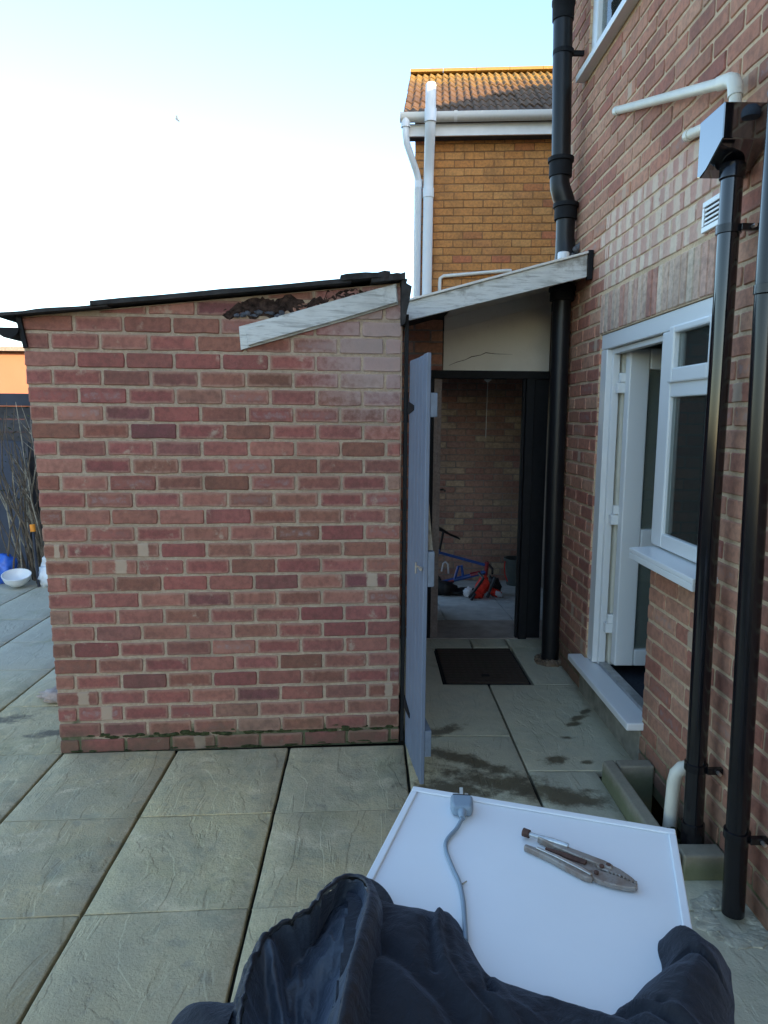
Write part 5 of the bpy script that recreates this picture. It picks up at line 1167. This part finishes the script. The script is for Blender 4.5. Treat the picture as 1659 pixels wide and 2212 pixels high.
for rI, (nm, mt) in enumerate((('body', 'jacket'), (None, None), (None, None), ('sleeve', 'jacket'), ('sleeve', 'jacket'), ('cuff', 'jacket'))):
    if nm is None: continue
    sel = np.nonzero(reg == rI)[0]; used = {}; V, Fc = [], []
    def vid(k_):
        if k_ not in used: used[k_] = len(V); V.append((PX[k_, 0], PX[k_, 1], Z[k_]))
        return used[k_]
    cnt = {}
    for s_ in sel:
        j, i = cj[s_], ci[s_]; q = [j*NX+i, j*NX+i+1, (j+1)*NX+i+1, (j+1)*NX+i]
        Fc.append(tuple(vid(k_) for k_ in q))
        for a_, b_ in zip(q, q[1:]+q[:1]):
            cnt[(a_, b_)] = cnt.get((a_, b_), 0)+1
    # skirt where the cloth ends
    low = {}
    for (a_, b_) in list(cnt):
        if (b_, a_) not in cnt and dist[a_] < 1e-6 and dist[b_] < 1e-6:
            for k_ in (a_, b_):
                if k_ not in low:
                    low[k_] = len(V); hang = .30 if PX[k_, 0] < -.05 or PX[k_, 1] < .70 or PX[k_, 0] > .455 else .003; V.append((PX[k_, 0], PX[k_, 1], Z[k_]-hang))
            Fc.append((used[b_], used[a_], low[a_], low[b_]))
    me = bpy.data.meshes.new(nm); me.from_pydata([(v[0]-.1, v[1]-.75, v[2]-.85) for v in V], [], Fc); me.update(); me.materials.append(M[mt])
    me.polygons.foreach_set('use_smooth', [True]*len(me.polygons))
    o = link(nm, me, jk, (.1, .75, .85))

# hood: a bowl of shiny lining inside a gathered rim, with the outer fabric falling away all round it
RIMP = [(-.030, 1.000, .886), (-.060, .978, .880), (-.078, .951, .874), (-.105, .935, .868), (-.131, .918, .864), (-.143, .885, .862), (-.150, .848, .862), (-.152, .80, .862), (-.150, .755, .862), (-.148, .70, .862), (-.145, .62, .862), (-.12, .56, .866), (-.08, .55, .88), (-.048, .60, .91), (-.036, .66, .928), (-.028, .72, .932), (-.018, .79, .930), (-.006, .86, .922), (.000, .91, .914), (.000, .955, .902), (-.010, .985, .893)]
rp_ = np.array(RIMP); lw = np.clip((-.02-rp_[:, 0])/.06, 0, 1); zn = rp_[:, 2]+.004+.026*lw; rp_[:, :2] *= ((1.58-zn)/(1.58-rp_[:, 2]))[:, None]; rp_[:, 2] = zn; NT_ = 260
def cspl(P, n):
    m = len(P); seg = np.hypot(*(np.roll(P, -1, 0)-P)[:, :2].T); cum = np.concatenate([[0], np.cumsum(seg)]); out = []
    for k_ in range(n):
        s_ = cum[-1]*k_/n; i = min(np.searchsorted(cum, s_, side='right')-1, m-1); t = (s_-cum[i])/seg[i]
        p0, p1, p2, p3 = P[(i-1) % m], P[i], P[(i+1) % m], P[(i+2) % m]
        out.append(.5*((2*p1)+(p2-p0)*t+(2*p0-5*p1+4*p2-p3)*t*t+(3*p1-p0-3*p2+p3)*t**3))
    return np.array(out)
C = cspl(rp_, NT_); tn = np.roll(C, -1, 0)-np.roll(C, 1, 0); tn /= np.linalg.norm(tn, axis=1)[:, None]
outn = np.stack([-tn[:, 1], tn[:, 0], np.zeros(NT_)], 1)        # horizontal, away from the hollow
cen = np.array([-.078, .79, .80])
if np.mean(((C-cen)*outn).sum(1)) < 0: outn = -outn
left = np.clip((-.02-C[:, 0])/.05, 0, 1)                         # the gathers are strong on the left side
tt_ = np.arange(NT_)/NT_; rs_ = np.random.RandomState(5)
def n1d(fr_, seed):
    q = np.stack([.37*seed+3*np.cos(2*math.pi*tt_)*fr_/19+20, 3*np.sin(2*math.pi*tt_)*fr_/19+20], 1); return vnoise(q, 1., seed)*2
gath = 1.3*n1d(60, 3)+1.0*n1d(120, 4)+.6*n1d(210, 6); gath = gath-gath.mean(); wide = np.sin(tt_*2*math.pi*7+.6)*.6+np.sin(tt_*2*math.pi*11+2)*.4
def ridged(P, s, seed): return .5-2*np.abs(vnoise(P, s, seed)); wide = np.sin(tt_*2*math.pi*7+.6)*.6+np.sin(tt_*2*math.pi*11+2)*.4
V, Fc = [], []
NS = 34
for k_ in range(NS+1):                                           # lining, from the rim down into the hollow
    s_ = k_/NS; rad = (1-s_)**.9; dpt = .052*(1-(1-s_)**2.2)
    P = cen+(C-cen)*np.array([rad, rad, 1]); axis = np.stack([-.078+0*tt_, .58+(C[:, 1]-.58)*.92, 0*tt_], 1)
    P[:, 0] = axis[:, 0]+(C[:, 0]-axis[:, 0])*rad; P[:, 1] = axis[:, 1]+(C[:, 1]-axis[:, 1])*(1-.35*(1-rad)); P[:, 2] = C[:, 2]-dpt-(C[:, 2]-.862)*s_
    env = math.sin(math.pi*min(1, s_*1.25+.06))
    P[:, 2] += .0085*wide*env; P += outn*(gath*.0040*np.exp(-s_*4)*(.4+.6*left))[:, None]
    P[:, 2] += gath*.0034*np.exp(-s_*3.2)*(.25+.75*left)
    PX = P[:, :2].copy(); P[:, 2] += ridge([(-.130, .862), (-.112, .815), (-.098, .77), (-.082, .72), (-.075, .62)], .011, .034*min(1, s_*3))
    P[:, 2] += ridge([(-.055, .845), (-.040, .80), (-.045, .74)], .016, .016*min(1, s_*3))+ridge([(-.100, .90), (-.066, .874), (-.045, .862)], .009, .013*min(1, s_*3))
    P[:, 2] -= ridge([(-.020, .952), (-.024, .900)], .006, .020*min(1, s_*4))+ridge([(-.046, .93), (-.044, .886)], .005, .016*min(1, s_*4))
    P[:, 2] += (.006*ridged(P[:, :2]*np.array([1, .55]), 42, 7)+.003*ridged(P[:, :2], 85, 8))*env
    qa = (P[:, 0]-A0.x)*ax.x+(P[:, 1]-A0.y)*ax.y; qb = (P[:, 0]-A0.x)*ay.x+(P[:, 1]-A0.y)*ay.y
    sd_ = np.minimum(qa, AD-qb)                                  # the cloth lies on the appliance top and sinks beside it
    sk = np.stack([P[:, 0]+.25*P[:, 1], P[:, 1]*.32], 1)
    cr_ = .021*ridged(sk, 26, 21)+.010*ridged(P[:, :2]*np.array([1, .6]), 52, 22)+.0035*ridged(P[:, :2], 105, 23)
    tq = np.clip((sd_+.05)/.075, 0, 1); fl_ = .826+.050*tq*tq*(3-2*tq)+cr_*(.35+.65*min(1, s_*2.2))
    dz_ = P[:, 2]-fl_; P[:, 2] = fl_+.5*(dz_+np.sqrt(dz_*dz_+.010**2))-.005
    P[:, 2] = np.where((sd_ > -.003) & (P[:, 2] < .8615), .8615, P[:, 2])
    V += [tuple(q) for q in P]
for k_ in range(NS):
    for i in range(NT_): Fc.append((k_*NT_+i, k_*NT_+(i+1) % NT_, (k_+1)*NT_+(i+1) % NT_, (k_+1)*NT_+i))
def cloth(nm, V, Fc, mat, par):
    me = bpy.data.meshes.new(nm); me.from_pydata([(q[0]-.1, q[1]-.75, q[2]-.85) for q in V], [], Fc); me.update(); me.materials.append(M[mat])
    me.polygons.foreach_set('use_smooth', [True]*len(me.polygons)); return link(nm, me, par, (.1, .75, .85))
V2, F2 = [], []
prof = [(0, 0), (.0008, .0025), (.003, .0035), (.007, .002), (.011, -.004), (.014, -.012), (.0205, -.012), (.025, -.016), (.030, -.026), (.034, -.042), (.036, -.07), (.036, -.13), (.034, -.22)]
profR = [(0, 0), (.0008, .002), (.003, .003), (.008, .001), (.014, -.004), (.018, -.014), (.022, -.024), (.026, -.034), (.030, -.042), (.034, -.050), (.038, -.058), (.042, -.066), (.046, -.074)]
for k_, ((o_, z_), (o2, z2)) in enumerate(zip(prof, profR)):
    P = C+outn*(left*o_*.62+(1-left)*o2)[:, None]; P[:, 2] += left*z_+(1-left)*z2
    g2 = np.exp(-((k_-4)/3.2)**2)
    P[:, 2] = np.where((1-left) > .5, np.maximum(P[:, 2], .864), P[:, 2])
    P += outn*(gath*.0030*g2*(.25+.75*left))[:, None]; P[:, 2] += gath*.0034*g2*(.2+.8*left)+.003*wide*(k_/12)
    V2 += [tuple(q) for q in P]
for k_ in range(len(prof)-1):
    for i in range(NT_): F2.append((k_*NT_+(i+1) % NT_, k_*NT_+i, (k_+1)*NT_+i, (k_+1)*NT_+(i+1) % NT_))
hood = cloth('hood', V2, F2, 'hood_cloth', jk)
cloth('hood_lining', V, Fc, 'lining', hood)
